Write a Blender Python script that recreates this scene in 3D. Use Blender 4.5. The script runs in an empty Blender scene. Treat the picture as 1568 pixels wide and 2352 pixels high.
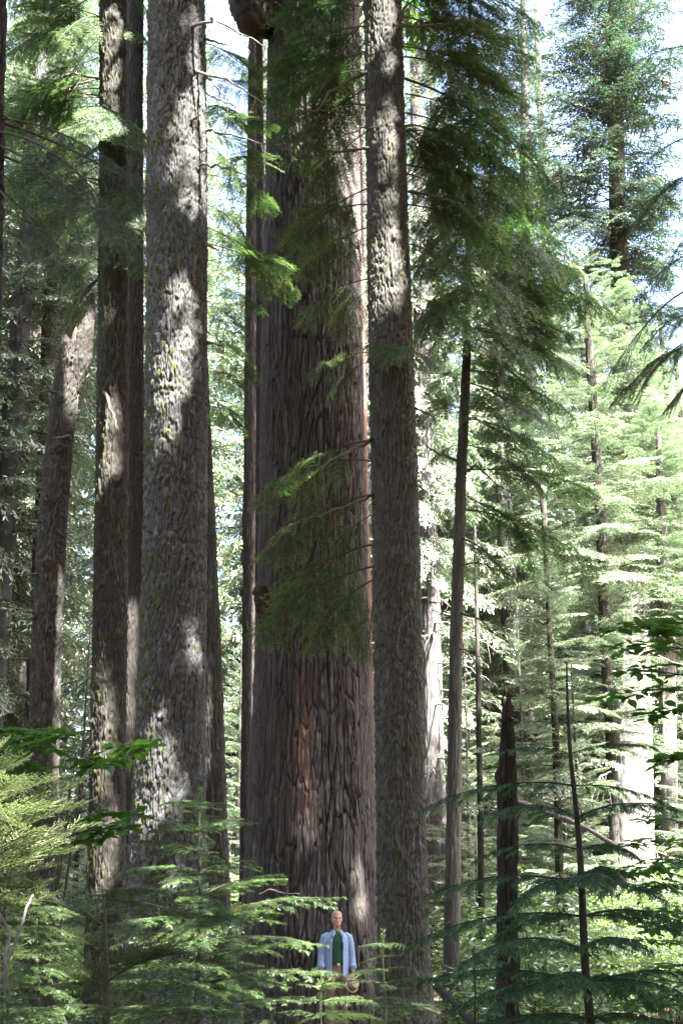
import bpy, bmesh, math, random
import numpy as np
from mathutils import Vector, Matrix

S = bpy.context.scene
COL = S.collection
R = math.radians
# ------------------------------------------------------------------ camera
CAMZ = 1.65
PITCH = 17.0
F = 3040.0                      # focal length in picture units (picture 1568 x 2352 units)
cam = bpy.data.cameras.new('camera')
camo = bpy.data.objects.new('camera', cam)
COL.objects.link(camo)
camo.location = (0, 0, CAMZ)
camo.rotation_euler = (R(90 + PITCH), 0, 0)
cam.sensor_fit = 'VERTICAL'
cam.sensor_height = 36.0
cam.lens = 36.0 * F / 2352.0
cam.clip_end = 2000
cam.clip_start = 0.05
S.camera = camo
# ------------------------------------------------------------------ light
SUN_ELEV, SUN_AZ = 56.0, 143.0     # azimuth clockwise from +Y
w = bpy.data.worlds.new('World')
S.world = w
w.use_nodes = True
nt = w.node_tree
bg = nt.nodes['Background']
sky = nt.nodes.new('ShaderNodeTexSky')
sky.sky_type = 'NISHITA'
sky.sun_disc = False
sky.sun_elevation = R(SUN_ELEV)
sky.sun_rotation = R(SUN_AZ)
sky.dust_density = 5.0
nt.links.new(sky.outputs[0], bg.inputs[0])
bg.inputs[1].default_value = 0.088
sl = bpy.data.lights.new('sun', 'SUN')
sl.energy = 5.0
sl.angle = R(0.53)
sl.color = (1.0, 0.97, 0.91)
so = bpy.data.objects.new('sun', sl)
COL.objects.link(so)
SUNV = Vector((math.sin(R(SUN_AZ)) * math.cos(R(SUN_ELEV)), math.cos(R(SUN_AZ)) * math.cos(R(SUN_ELEV)), math.sin(R(SUN_ELEV))))
so.rotation_euler = SUNV.to_track_quat('Z', 'Y').to_euler()
so.location = SUNV * 60
S.view_settings.view_transform = 'Standard'
S.view_settings.look = 'None'
S.view_settings.exposure = 4.45
S.view_settings.gamma = 1.0
S.cycles.use_denoising = True
S.cycles.max_bounces = 7
S.cycles.diffuse_bounces = 4
S.cycles.transmission_bounces = 4
S.cycles.glossy_bounces = 2
S.cycles.caustics_reflective = False
S.cycles.caustics_refractive = False
SUNN = np.array(SUNV)

# ------------------------------------------------------------------ helpers
CP, SP = math.cos(R(PITCH)), math.sin(R(PITCH))


def at(x, y, Y):
    """Point of the world at forward distance Y seen at picture unit (x, y)."""
    u, v = (x - 784) / F, (1176 - y) / F
    d = np.array([u, CP - v * SP, SP + v * CP])
    return np.array([0, 0, CAMZ]) + d * (Y / d[1])


def depth(p):
    return p[1] * CP + (p[2] - CAMZ) * SP


def ground_z(x, y):
    return 0.05 * np.sin(x * 0.7 + 1.3) * np.cos(y * 0.55) + 0.022 * np.clip(y - 24, 0, 400) + 0.05 * np.clip(-x - 9, 0, 60)


class MB:
    def __init__(s):
        s.v, s.f, s.m, s.a, s.n = [], [], [], [], 0

    def add(s, v, f, m=0, tip=0.0):
        v = np.asarray(v, float).reshape(-1, 3)
        f = np.asarray(f, int).reshape(-1, 4)
        s.v.append(v)
        s.f.append(f + s.n)
        s.m.append(np.full(len(f), m, int))
        s.a.append(np.broadcast_to(np.asarray(tip, float), (len(v),)).copy())
        s.n += len(v)

    def data(s):
        return np.concatenate(s.v), np.concatenate(s.f), np.concatenate(s.m), np.concatenate(s.a)

    def tube(s, pts, rad, k=6, m=0, tip=0.0):
        pts = np.asarray(pts, float)
        rad = np.broadcast_to(np.asarray(rad, float), (len(pts),))
        t = np.gradient(pts, axis=0)
        t /= np.linalg.norm(t, axis=1)[:, None] + 1e-9
        ref = np.array([0, 0, 1.0]) if abs(t[:, 2]).mean() < 0.8 else np.array([0, 1.0, 0])
        a = np.cross(t, ref)
        a /= np.linalg.norm(a, axis=1)[:, None] + 1e-9
        b = np.cross(t, a)
        th = np.linspace(0, 2 * np.pi, k, endpoint=False)
        ring = pts[:, None, :] + rad[:, None, None] * (np.cos(th)[None, :, None] * a[:, None, :] + np.sin(th)[None, :, None] * b[:, None, :])
        n = len(pts)
        i = np.arange(n - 1)[:, None] * k
        j = np.arange(k)[None, :]
        j2 = (j + 1) % k
        q = np.stack([i + j, i + j2, i + k + j2, i + k + j], -1).reshape(-1, 4)
        s.add(ring.reshape(-1, 3), q, m, tip)

    def prisms(s, a, b, ra, rb, m=0):
        a, b = np.asarray(a, float), np.asarray(b, float)
        if len(a) == 0:
            return
        t = b - a
        t = t / (np.linalg.norm(t, axis=1)[:, None] + 1e-9)
        x = np.cross(t, np.array([0.13, 0.21, 0.97]))
        x /= np.linalg.norm(x, axis=1)[:, None] + 1e-9
        y = np.cross(t, x)
        ra = np.broadcast_to(ra, (len(a),))[:, None]
        rb = np.broadcast_to(rb, (len(a),))[:, None]
        vs = []
        for c, r in ((a, ra), (b, rb)):
            for k in range(3):
                th = 2 * math.pi * k / 3
                vs.append(c + r * (math.cos(th) * x + math.sin(th) * y))
        v = np.stack(vs, 1)
        o = np.arange(len(a))[:, None] * 6
        q = np.stack([np.concatenate([o + k, o + (k + 1) % 3, o + 3 + (k + 1) % 3, o + 3 + k], 1) for k in range(3)], 1)
        s.add(v.reshape(-1, 3), q.reshape(-1, 4), m)

    def blades(s, base, d, side, ln, wd, m=1, tip=0.0):
        ln = np.broadcast_to(ln, (len(base),))[:, None]
        wd = np.broadcast_to(wd, (len(base),))[:, None]
        mid = base + d * ln * 0.45
        v = np.stack([base, mid + side * wd * 0.5, base + d * ln, mid - side * wd * 0.5], 1)
        q = np.arange(len(base) * 4).reshape(-1, 4)
        s.add(v.reshape(-1, 3), q, m, np.repeat(np.broadcast_to(tip, (len(base),)), 4))

    def leaves(s, base, d, side, ln, wd, m=1, tip=0.0, fold=0.12):
        n = np.cross(d, side)
        ln = np.broadcast_to(ln, (len(base),))[:, None]
        wd = np.broadcast_to(wd, (len(base),))[:, None]
        up = n * wd * fold
        P = [base, base + d * ln * .3 + side * wd * .44 + up, base + d * ln * .68 + side * wd * .4 + up, base + d * ln - n * ln * .08,
             base + d * ln * .68 - side * wd * .4 + up, base + d * ln * .3 - side * wd * .44 + up]
        v = np.stack(P, 1)
        o = np.arange(len(base))[:, None] * 6
        q = np.stack([np.concatenate([o, o + 1, o + 2, o + 3], 1), np.concatenate([o, o + 3, o + 4, o + 5], 1)], 1)
        s.add(v.reshape(-1, 3), q.reshape(-1, 4), m, np.repeat(np.broadcast_to(tip, (len(base),)), 6))

    def merge(s, dat, M, tipadd=0.0):
        v, f, m, a = dat
        M = np.array(M)
        s.v.append(v @ M[:3, :3].T + M[:3, 3])
        s.f.append(f + s.n)
        s.m.append(m)
        s.a.append(np.clip(a + tipadd, -1, 1.5))
        s.n += len(v)

    def mesh(s, name, mats, smooth=True, attr='tip'):
        return make_mesh(name, *s.data(), mats, smooth, attr)


def make_mesh(name, v, f, m, a, mats, smooth=True, attr='tip'):
    me = bpy.data.meshes.new(name)
    n = len(f)
    me.vertices.add(len(v))
    me.vertices.foreach_set('co', np.ascontiguousarray(v, dtype=np.float32).ravel())
    me.loops.add(n * 4)
    me.polygons.add(n)
    me.loops.foreach_set('vertex_index', np.ascontiguousarray(f, dtype=np.int32).ravel())
    me.polygons.foreach_set('loop_start', np.arange(n, dtype=np.int32) * 4)
    me.polygons.foreach_set('loop_total', np.full(n, 4, dtype=np.int32))
    for mt in mats:
        me.materials.append(mt)
    me.polygons.foreach_set('material_index', np.ascontiguousarray(m, dtype=np.int32))
    me.polygons.foreach_set('use_smooth', np.full(n, bool(smooth)))
    if a is not None:
        at_ = me.attributes.new(attr, 'FLOAT', 'POINT')
        at_.data.foreach_set('value', np.ascontiguousarray(a, dtype=np.float32))
    me.update()
    me.validate()
    return me


def tag(o, label=None, cat=None, group=None, kind=None):
    if label: o['label'] = label
    if cat: o['category'] = cat
    if group: o['group'] = group
    if kind: o['kind'] = kind
    return o


def thing(name, label, cat, loc=(0, 0, 0), group=None):
    o = bpy.data.objects.new(name, None)
    COL.objects.link(o)
    o.location = Vector([float(c) for c in loc])
    o.empty_display_size = 0.2
    return tag(o, label, cat, group)


def part(name, me, parent=None, M=None, label=None):
    """Link mesh me as an object; M is its matrix in the world."""
    o = bpy.data.objects.new(name, me)
    COL.objects.link(o)
    M = Matrix.Identity(4) if M is None else M
    if parent is not None:
        o.parent = parent
        pm = Matrix.Translation(parent.location) if parent.type == 'EMPTY' else parent.matrix_basis
        o.matrix_basis = pm.inverted() @ M
    else:
        o.matrix_basis = M
    if label: o['label'] = label
    return o


# ------------------------------------------------------------------ noise in numpy
def vnoise(u, v, pu, seed):
    g = np.random.default_rng(seed).random((pu, 1024))
    iu, iv = np.floor(u).astype(int), np.floor(v).astype(int)
    fu, fv = u - iu, v - iv
    fu, fv = fu * fu * (3 - 2 * fu), fv * fv * (3 - 2 * fv)
    a, b = iu % pu, (iu + 1) % pu
    c, d = iv % 1024, (iv + 1) % 1024
    return (g[a, c] * (1 - fu) + g[b, c] * fu) * (1 - fv) + (g[a, d] * (1 - fu) + g[b, d] * fu) * fv


def voro(u, v, pu, seed):
    """Periodic cell pattern: distance to the cell border and a random value per cell."""
    g = np.random.default_rng(seed)
    jx, jy, rv = g.random((pu, 512)), g.random((pu, 512)), g.random((pu, 512))
    iu, iv = np.floor(u).astype(int), np.floor(v).astype(int)
    f1 = np.full(u.shape, 9.0); f2 = np.full(u.shape, 9.0); cid = np.zeros(u.shape)
    for dx in (-1, 0, 1):
        for dy in (-1, 0, 1):
            a, b = (iu + dx) % pu, (iv + dy) % 512
            d = np.hypot(iu + dx + .08 + .84 * jx[a, b] - u, iv + dy + .08 + .84 * jy[a, b] - v)
            nearer = d < f1
            f2 = np.where(nearer, f1, np.minimum(f2, d))
            cid = np.where(nearer, rv[a, b], cid)
            f1 = np.minimum(f1, d)
    return f2 - f1, cid


# ------------------------------------------------------------------ materials
def new_mat(name):
    m = bpy.data.materials.new(name)
    m.use_nodes = True
    n = m.node_tree
    n.nodes.clear()
    return m, n


def nd(n, t, **kw):
    x = n.nodes.new(t)
    for k, v in kw.items():
        setattr(x, k, v)
    return x


def mixc(n, fac, a, b):
    x = nd(n, 'ShaderNodeMix', data_type='RGBA')
    for sock, val in ((x.inputs[0], fac), (x.inputs[6], a), (x.inputs[7], b)):
        if hasattr(val, 'is_linked') or isinstance(val, bpy.types.NodeSocket):
            n.links.new(val, sock)
        elif isinstance(val, tuple):
            sock.default_value = (*val, 1)
        else:
            sock.default_value = val
    return x.outputs[2]


def ramp(n, src, lo, hi, a=0.0, b=1.0):
    x = nd(n, 'ShaderNodeMapRange')
    n.links.new(src, x.inputs[0])
    x.inputs[1].default_value, x.inputs[2].default_value = lo, hi
    x.inputs[3].default_value, x.inputs[4].default_value = a, b
    return x.outputs[0]


def noise(n, vec, scale, detail=4, rough=.55):
    x = nd(n, 'ShaderNodeTexNoise')
    x.inputs['Scale'].default_value = scale
    x.inputs['Detail'].default_value = detail
    x.inputs['Roughness'].default_value = rough
    if vec is not None:
        n.links.new(vec, x.inputs['Vector'])
    return x.outputs[0]


def mapping(n, src, sc):
    x = nd(n, 'ShaderNodeMapping')
    x.inputs['Scale'].default_value = sc
    n.links.new(src, x.inputs[0])
    return x.outputs[0]


def leaf_mat(name, dark, mid, tipc, trans=.45, gloss=.05, rough=.4, brown=(.09, .035, .012)):
    m, n = new_mat(name)
    out = nd(n, 'ShaderNodeOutputMaterial')
    oi = nd(n, 'ShaderNodeObjectInfo')
    geo = nd(n, 'ShaderNodeNewGeometry')
    at_ = nd(n, 'ShaderNodeAttribute', attribute_name='tip')
    nz = noise(n, geo.outputs['Position'], 1.7, 3)
    c = mixc(n, ramp(n, nz, .35, .65), dark, mid)
    c = mixc(n, ramp(n, oi.outputs['Random'], 0, 1, 0, .55), c, mid)
    c = mixc(n, ramp(n, at_.outputs['Fac'], 0, 1), c, tipc)
    c = mixc(n, ramp(n, at_.outputs['Fac'], -.2, -1), c, brown)
    d = nd(n, 'ShaderNodeBsdfDiffuse')
    t = nd(n, 'ShaderNodeBsdfTranslucent')
    g = nd(n, 'ShaderNodeBsdfGlossy')
    g.inputs['Roughness'].default_value = rough
    n.links.new(c, d.inputs[0])
    hs = nd(n, 'ShaderNodeHueSaturation')
    hs.inputs['Saturation'].default_value = 1.1
    hs.inputs['Value'].default_value = 1.25
    n.links.new(c, hs.inputs['Color'])
    n.links.new(hs.outputs[0], t.inputs[0])
    a = nd(n, 'ShaderNodeMixShader')
    a.inputs[0].default_value = trans
    n.links.new(d.outputs[0], a.inputs[1])
    n.links.new(t.outputs[0], a.inputs[2])
    b = nd(n, 'ShaderNodeMixShader')
    b.inputs[0].default_value = gloss
    n.links.new(a.outputs[0], b.inputs[1])
    n.links.new(g.outputs[0], b.inputs[2])
    n.links.new(b.outputs[0], out.inputs[0])
    return m


def bark_mat(name, c1, c2, c3=(.2, .19, .17), moss=(.055, .06, .022), red=(.28, .1, .05), su=26., sv=6., bump=.6, bd=.012, lich=.62):
    """Bark: two tones by plates, pale lichen flecks, moss and bare red wood by mesh attributes."""
    m, n = new_mat(name)
    out = nd(n, 'ShaderNodeOutputMaterial')
    p = nd(n, 'ShaderNodeBsdfPrincipled')
    p.inputs['Roughness'].default_value = .9
    p.inputs['Specular IOR Level'].default_value = .25
    uv = nd(n, 'ShaderNodeUVMap', uv_map='UVMap')
    v1 = mapping(n, uv.outputs[0], (su, sv, 1))
    nz = noise(n, v1, 1.0, 5, .65)
    nz2 = noise(n, mapping(n, uv.outputs[0], (1.5, .6, 1)), 1.0, 3)
    pa = nd(n, 'ShaderNodeAttribute', attribute_name='plate')
    nz3 = noise(n, mapping(n, uv.outputs[0], (95, 60, 1)), 1.0, 4, .65)
    c = mixc(n, ramp(n, nz, .3, .7), c1, c2)
    c = mixc(n, ramp(n, nz2, .3, .75, 0, .6), c, c1)
    c = mixc(n, ramp(n, pa.outputs['Fac'], .15, .85, .55, 0), c, c1)
    c = mixc(n, ramp(n, pa.outputs['Fac'], .6, 1, 0, .4), c, c3)
    c = mixc(n, ramp(n, nz3, lich, lich + .1, 0, .8), c, c3)
    ra = nd(n, 'ShaderNodeAttribute', attribute_name='red')
    c = mixc(n, ra.outputs['Fac'], c, red)
    ma = nd(n, 'ShaderNodeAttribute', attribute_name='moss')
    c = mixc(n, ma.outputs['Fac'], c, moss)
    n.links.new(c, p.inputs['Base Color'])
    b = nd(n, 'ShaderNodeBump')
    b.inputs['Strength'].default_value = bump
    b.inputs['Distance'].default_value = bd
    mx = nd(n, 'ShaderNodeMath', operation='MULTIPLY_ADD')
    n.links.new(nz3, mx.inputs[0])
    mx.inputs[1].default_value = .5
    n.links.new(nz, mx.inputs[2])
    n.links.new(mx.outputs[0], b.inputs['Height'])
    n.links.new(b.outputs[0], p.inputs['Normal'])
    n.links.new(p.outputs[0], out.inputs[0])
    return m


def plain_mat(name, c1, c2, scale=30., rough=.85, bump=.3, stretch=(1, 1, 1), spec=.3, trans=0):
    m, n = new_mat(name)
    out = nd(n, 'ShaderNodeOutputMaterial')
    p = nd(n, 'ShaderNodeBsdfPrincipled')
    p.inputs['Roughness'].default_value = rough
    p.inputs['Specular IOR Level'].default_value = spec
    tc = nd(n, 'ShaderNodeTexCoord')
    nz = noise(n, mapping(n, tc.outputs['Object'], stretch), scale, 5, .6)
    n.links.new(mixc(n, ramp(n, nz, .3, .7), c1, c2), p.inputs['Base Color'])
    b = nd(n, 'ShaderNodeBump')
    b.inputs['Strength'].default_value = bump
    b.inputs['Distance'].default_value = .01
    n.links.new(nz, b.inputs['Height'])
    n.links.new(b.outputs[0], p.inputs['Normal'])
    n.links.new(p.outputs[0], out.inputs[0])
    return m


M_FIR = leaf_mat('fir_needles', (.016, .046, .013), (.027, .075, .019), (.095, .165, .042), trans=.38, gloss=.04, rough=.4)
M_SAP = leaf_mat('sapling_needles', (.026, .062, .018), (.042, .09, .026), (.11, .18, .045), trans=.32, gloss=.07, rough=.35)
M_SAPD = leaf_mat('bluish_sapling_needles', (.022, .06, .02), (.036, .088, .028), (.07, .14, .05), trans=.35, gloss=.04, rough=.4)
M_PINE = leaf_mat('pine_needles', (0.016, 0.036, 0.024), (0.024, 0.050, 0.032), (0.048, 0.088, 0.040), trans=.25, gloss=.06)
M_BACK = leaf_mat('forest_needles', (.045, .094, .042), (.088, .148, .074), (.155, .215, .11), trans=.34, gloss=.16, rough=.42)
M_CYP = leaf_mat('scale_foliage', (.06, .1, .035), (.1, .15, .05), (.2, .26, .09), trans=.4, gloss=.06)
M_BROAD = leaf_mat('dogwood_leaf', (.04, .1, .02), (.065, .14, .028), (.12, .21, .045), trans=.55, gloss=.05, rough=.35)
M_DEADN = leaf_mat('dead_needles', (.16, .07, .03), (.2, .09, .04), (.24, .12, .06), trans=.3)
M_FIRBARK = bark_mat('mossy_fir_bark', (0.0356, 0.0347, 0.0325), (0.1121, 0.1133, 0.1123), (0.1773, 0.1801, 0.1813), moss=(.05, .053, .02), su=48, sv=24, lich=.58)
M_DARKBARK = bark_mat('dark_fir_bark', (0.0241, 0.0212, 0.0176), (0.0551, 0.0498, 0.0422), (0.1055, 0.1053, 0.0898), moss=(.05, .053, .02), su=48, sv=22, lich=.62)
M_RFBARK = bark_mat('grey_fir_bark', (0.0485, 0.0459, 0.0396), (0.1067, 0.1030, 0.0902), (0.1649, 0.1683, 0.1540), moss=(.05, .053, .02), su=48, sv=22, lich=.58)
M_SEQ = bark_mat('sequoia_bark', (0.0433, 0.0359, 0.0322), (0.0918, 0.0825, 0.0785), (0.1251, 0.1184, 0.1183), red=(.16, .08, .058), su=30, sv=6, bump=.9, bd=.02, lich=.62)
M_REDBARK = bark_mat('red_bark', (0.0691, 0.0360, 0.0258), (0.1123, 0.0612, 0.0426), (0.1296, 0.0918, 0.0684), su=18, sv=3, lich=.75)
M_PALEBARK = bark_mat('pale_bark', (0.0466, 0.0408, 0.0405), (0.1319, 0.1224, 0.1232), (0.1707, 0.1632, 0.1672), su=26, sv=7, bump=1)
M_SUNLITBARK = bark_mat('sunlit_pale_bark', (.1, .092, .086), (.24, .225, .21), (.3, .29, .28), su=26, sv=7, bump=1)  # brighter copy of the pale bark, sunlight put into the colour
M_SNAG_SHADE = bark_mat('snag_and_shaded_bark', (0.019, 0.016, 0.014), (0.041, 0.034, 0.029), (0.068, 0.061, 0.054), red=(0.109, 0.058, 0.031), su=22, sv=4, bump=.9)  # snag wood; also stands in for shade on two fir trunks
M_KNOT = plain_mat('weathered_knot_wood', (.016, .012, .01), (.042, .031, .024), 9, .95, 1.0)
M_TWIG = plain_mat('twig_bark', (0.038, 0.032, 0.024), (0.075, 0.064, 0.049), 40)
M_STEM = plain_mat('green_stem', (0.0400, 0.0480, 0.0224), (0.0680, 0.0720, 0.0360), 30)
M_DSTEM = plain_mat('dark_stem', (.012, .012, .009), (.022, .022, .016), 30)
M_DEAD = plain_mat('dead_branch_wood', (0.0900, 0.0786, 0.0699), (0.1530, 0.1392, 0.1310), 30, stretch=(1, 1, 1))
LEAFS = [M_TWIG, M_FIR]

# ------------------------------------------------------------------ foliage generators
X3 = np.array([1.0, 0, 0])
Z3 = np.array([0, 0, 1.0])


def unit(a):
    return a / (np.linalg.norm(a, axis=-1, keepdims=True) + 1e-9)


def bough(seed, L=3.0, arch=.06, bare=.25, width=.33, sstep=.13, tstep=.09, tlen=.17, blade=.04, bw=.006, bstep=.012, hang=.25,
          alpha=58, beta=48, gamma=55, lr=.022, flat=.25, bdroop=.15, ntip=.25, tipin=.0, k=5, wig=.03, dead=0.0, tw=.0016):
    """One conifer bough along +X: limb, side branches in a flat fan, twigs and needles. Slot 0 wood, slot 1 needles."""
    rg = np.random.default_rng(seed)
    b = MB()
    n = 14
    t = np.linspace(0, 1, n)
    ph = rg.random(4) * 6.28
    P = np.stack([L * t, L * wig * (np.sin(5 * t + ph[0]) - np.sin(ph[0])) * t, L * arch * 4 * (t - t * t) + L * wig * .5 * np.sin(7 * t + ph[1]) * t * (1 - t)], 1)
    T = unit(np.gradient(P, axis=0))
    b.tube(P, lr * (1 - .88 * t), k)
    A, V, N, TP = [], [], [], []          # needle runs: start, vector, plane normal, tip weight
    sa, sb = [], []
    s = bare
    sgn = 1
    while s < 1.0:
        base = np.array([np.interp(s, t, P[:, i]) for i in range(3)])
        tan = unit(np.array([np.interp(s, t, T[:, i]) for i in range(3)]))
        r = (s - bare) / (1 - bare)
        l = width * L * (min(1, r * 3 + .45)) * (1 - r) ** .65 * rg.uniform(.6, 1.15) + .05 * L * .3
        al = R(alpha + rg.uniform(-9, 9))
        side = np.array([-tan[1], tan[0], 0]) * sgn
        side = unit(side + Z3 * (rg.uniform(-1, .4) * flat))
        D = unit(math.cos(al) * tan + math.sin(al) * side)
        m = 5
        u = np.linspace(0, 1, m)
        Q = base + D * (l * u)[:, None] + tan * (.12 * l * u * u)[:, None] - Z3 * (hang * l * u * u)[:, None]
        sa.append(Q[:-1]); sb.append(Q[1:])
        for j in range(m - 1):
            A.append(Q[j]); V.append(Q[j + 1] - Q[j]); N.append(np.cross(D, side * 0 + tan) * -sgn); TP.append(u[j + 1])
        ts = .12 * l
        q = 1
        while ts < l:
            uu = ts / l
            tb = base + D * ts + tan * (.12 * l * uu * uu) - Z3 * (hang * l * uu * uu)
            inpl = unit(np.cross(np.cross(D, tan), D)) * q
            be = R(beta + rg.uniform(-10, 10))
            tl = tlen * (1 - .55 * uu) * rg.uniform(.55, 1.2)
            tv = unit(math.cos(be) * D + math.sin(be) * inpl - Z3 * hang * rg.random() + rg.normal(0, .06, 3)) * tl
            A.append(tb); V.append(tv); N.append(np.cross(D, tan) * -sgn); TP.append(min(1, uu * .6 + .4))
            sa.append(tb[None]); sb.append((tb + tv)[None])
            ts += tstep * rg.uniform(.4, .6)
            q = -q
        s += sstep / L * rg.uniform(.35, .65)
        sgn = -sgn
    for j in range(n - 1):                 # needles along the outer limb
        if t[j] > max(bare, .3):
            A.append(P[j]); V.append(P[j + 1] - P[j]); N.append(Z3); TP.append(t[j])
    if tw > 0 and sa:
        b.prisms(np.concatenate(sa), np.concatenate(sb), tw * 1.6, tw)
    A, V, N, TP = map(np.array, (A, V, N, TP))
    ln = np.linalg.norm(V, axis=1)
    cnt = np.maximum(2, np.round(ln / bstep)).astype(int)
    idx = np.repeat(np.arange(len(A)), cnt)
    off = np.arange(len(idx)) - np.repeat(np.cumsum(cnt) - cnt, cnt)
    f = (off + rg.random(len(idx))) / cnt[idx]
    pos = A[idx] + V[idx] * f[:, None]
    d0 = unit(V[idx])
    nn = unit(N[idx] * np.where(N[idx][:, 2:3] < 0, -1, 1) + 1e-6)
    sd = unit(np.cross(nn, d0)) * np.where(off % 2 == 0, 1, -1)[:, None]
    ga = np.radians(gamma + rg.uniform(-14, 14, len(idx)))[:, None]
    d = unit(np.cos(ga) * d0 + np.sin(ga) * sd + nn * rg.normal(.05, .28, (len(idx), 1)) - Z3 * bdroop)
    bs = unit(np.cross(d, nn + rg.normal(0, .35, (len(idx), 3))))
    tipw = np.where((TP[idx] > 1 - ntip) | ((f > .72) & (TP[idx] > .4)), .55 + .45 * rg.random(len(idx)), tipin * rg.random(len(idx)))
    if dead > 0:
        run_dead = rg.random(len(A)) < dead
        tipw = np.where(run_dead[idx], -1.0, tipw)
    b.blades(pos, d, bs, blade * rg.uniform(.7, 1.15, len(idx)), bw, 1, tipw)
    return b.data()


def split_bough(dat, wood, leaf):
    """Two meshes of one bough: its limb with twigs, and the needles they carry."""
    v, f, m, a = dat
    out = []
    for k, nm, mt in ((0, 'bough', wood), (1, 'foliage', leaf)):
        ff = f[m == k]
        u, inv = np.unique(ff, return_inverse=True)
        out.append(make_mesh(nm, v[u], inv.reshape(-1, 4), np.zeros(len(ff), int), a[u], [mt]))
    return tuple(out)


def rot_to(p0, p1, roll=0.0):
    """Matrix that carries +X to the run from p0 to p1 with +Z up."""
    x = Vector([float(c) for c in np.asarray(p1) - np.asarray(p0)]).normalized()
    z = Vector((0, 0, 1))
    y = z.cross(x)
    if y.length < .05:
        y = Vector((0, 1, 0))
    y.normalize()
    z = x.cross(y)
    M = Matrix((x, y, z)).transposed().to_4x4()
    return Matrix.Translation(Vector([float(c) for c in p0])) @ M @ Matrix.Rotation(roll, 4, 'X')


def crown(seed, z0, z1, rlow, rtop, wh=.7, nb=5, boughs=None, tilt=(-.15, .35), gap=.12, power=.8, L0=3.0, bulge=0.0):
    """Whorls of boughs between z0 and z1 on a stem at the origin."""
    rg = np.random.default_rng(seed)
    b = MB()
    z = z0
    while z < z1:
        r = (z - z0) / (z1 - z0)
        rad = rtop + (rlow - rtop) * (1 - r) ** power
        if bulge:
            rad *= .55 + .45 * min(1, r / bulge)
        for k in range(nb):
            if rg.random() < gap:
                continue
            az = 2 * math.pi * (k + rg.random() * .8) / nb + z
            L = rad * rg.uniform(.65, 1.15)
            ti = tilt[0] + (tilt[1] - tilt[0]) * r + rg.normal(0, .08)
            p0 = np.array([0, 0, z + rg.uniform(-.5, .5) * wh])
            p1 = p0 + L * np.array([math.cos(az) * math.cos(ti), math.sin(az) * math.cos(ti), math.sin(ti)])
            M = rot_to(p0, p1, rg.normal(0, .15)) @ Matrix.Scale(L / L0, 4)
            b.merge(boughs[rg.integers(len(boughs))], M, rg.normal(0, .1))
        z += wh * rg.uniform(.75, 1.25)
    return b


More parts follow.
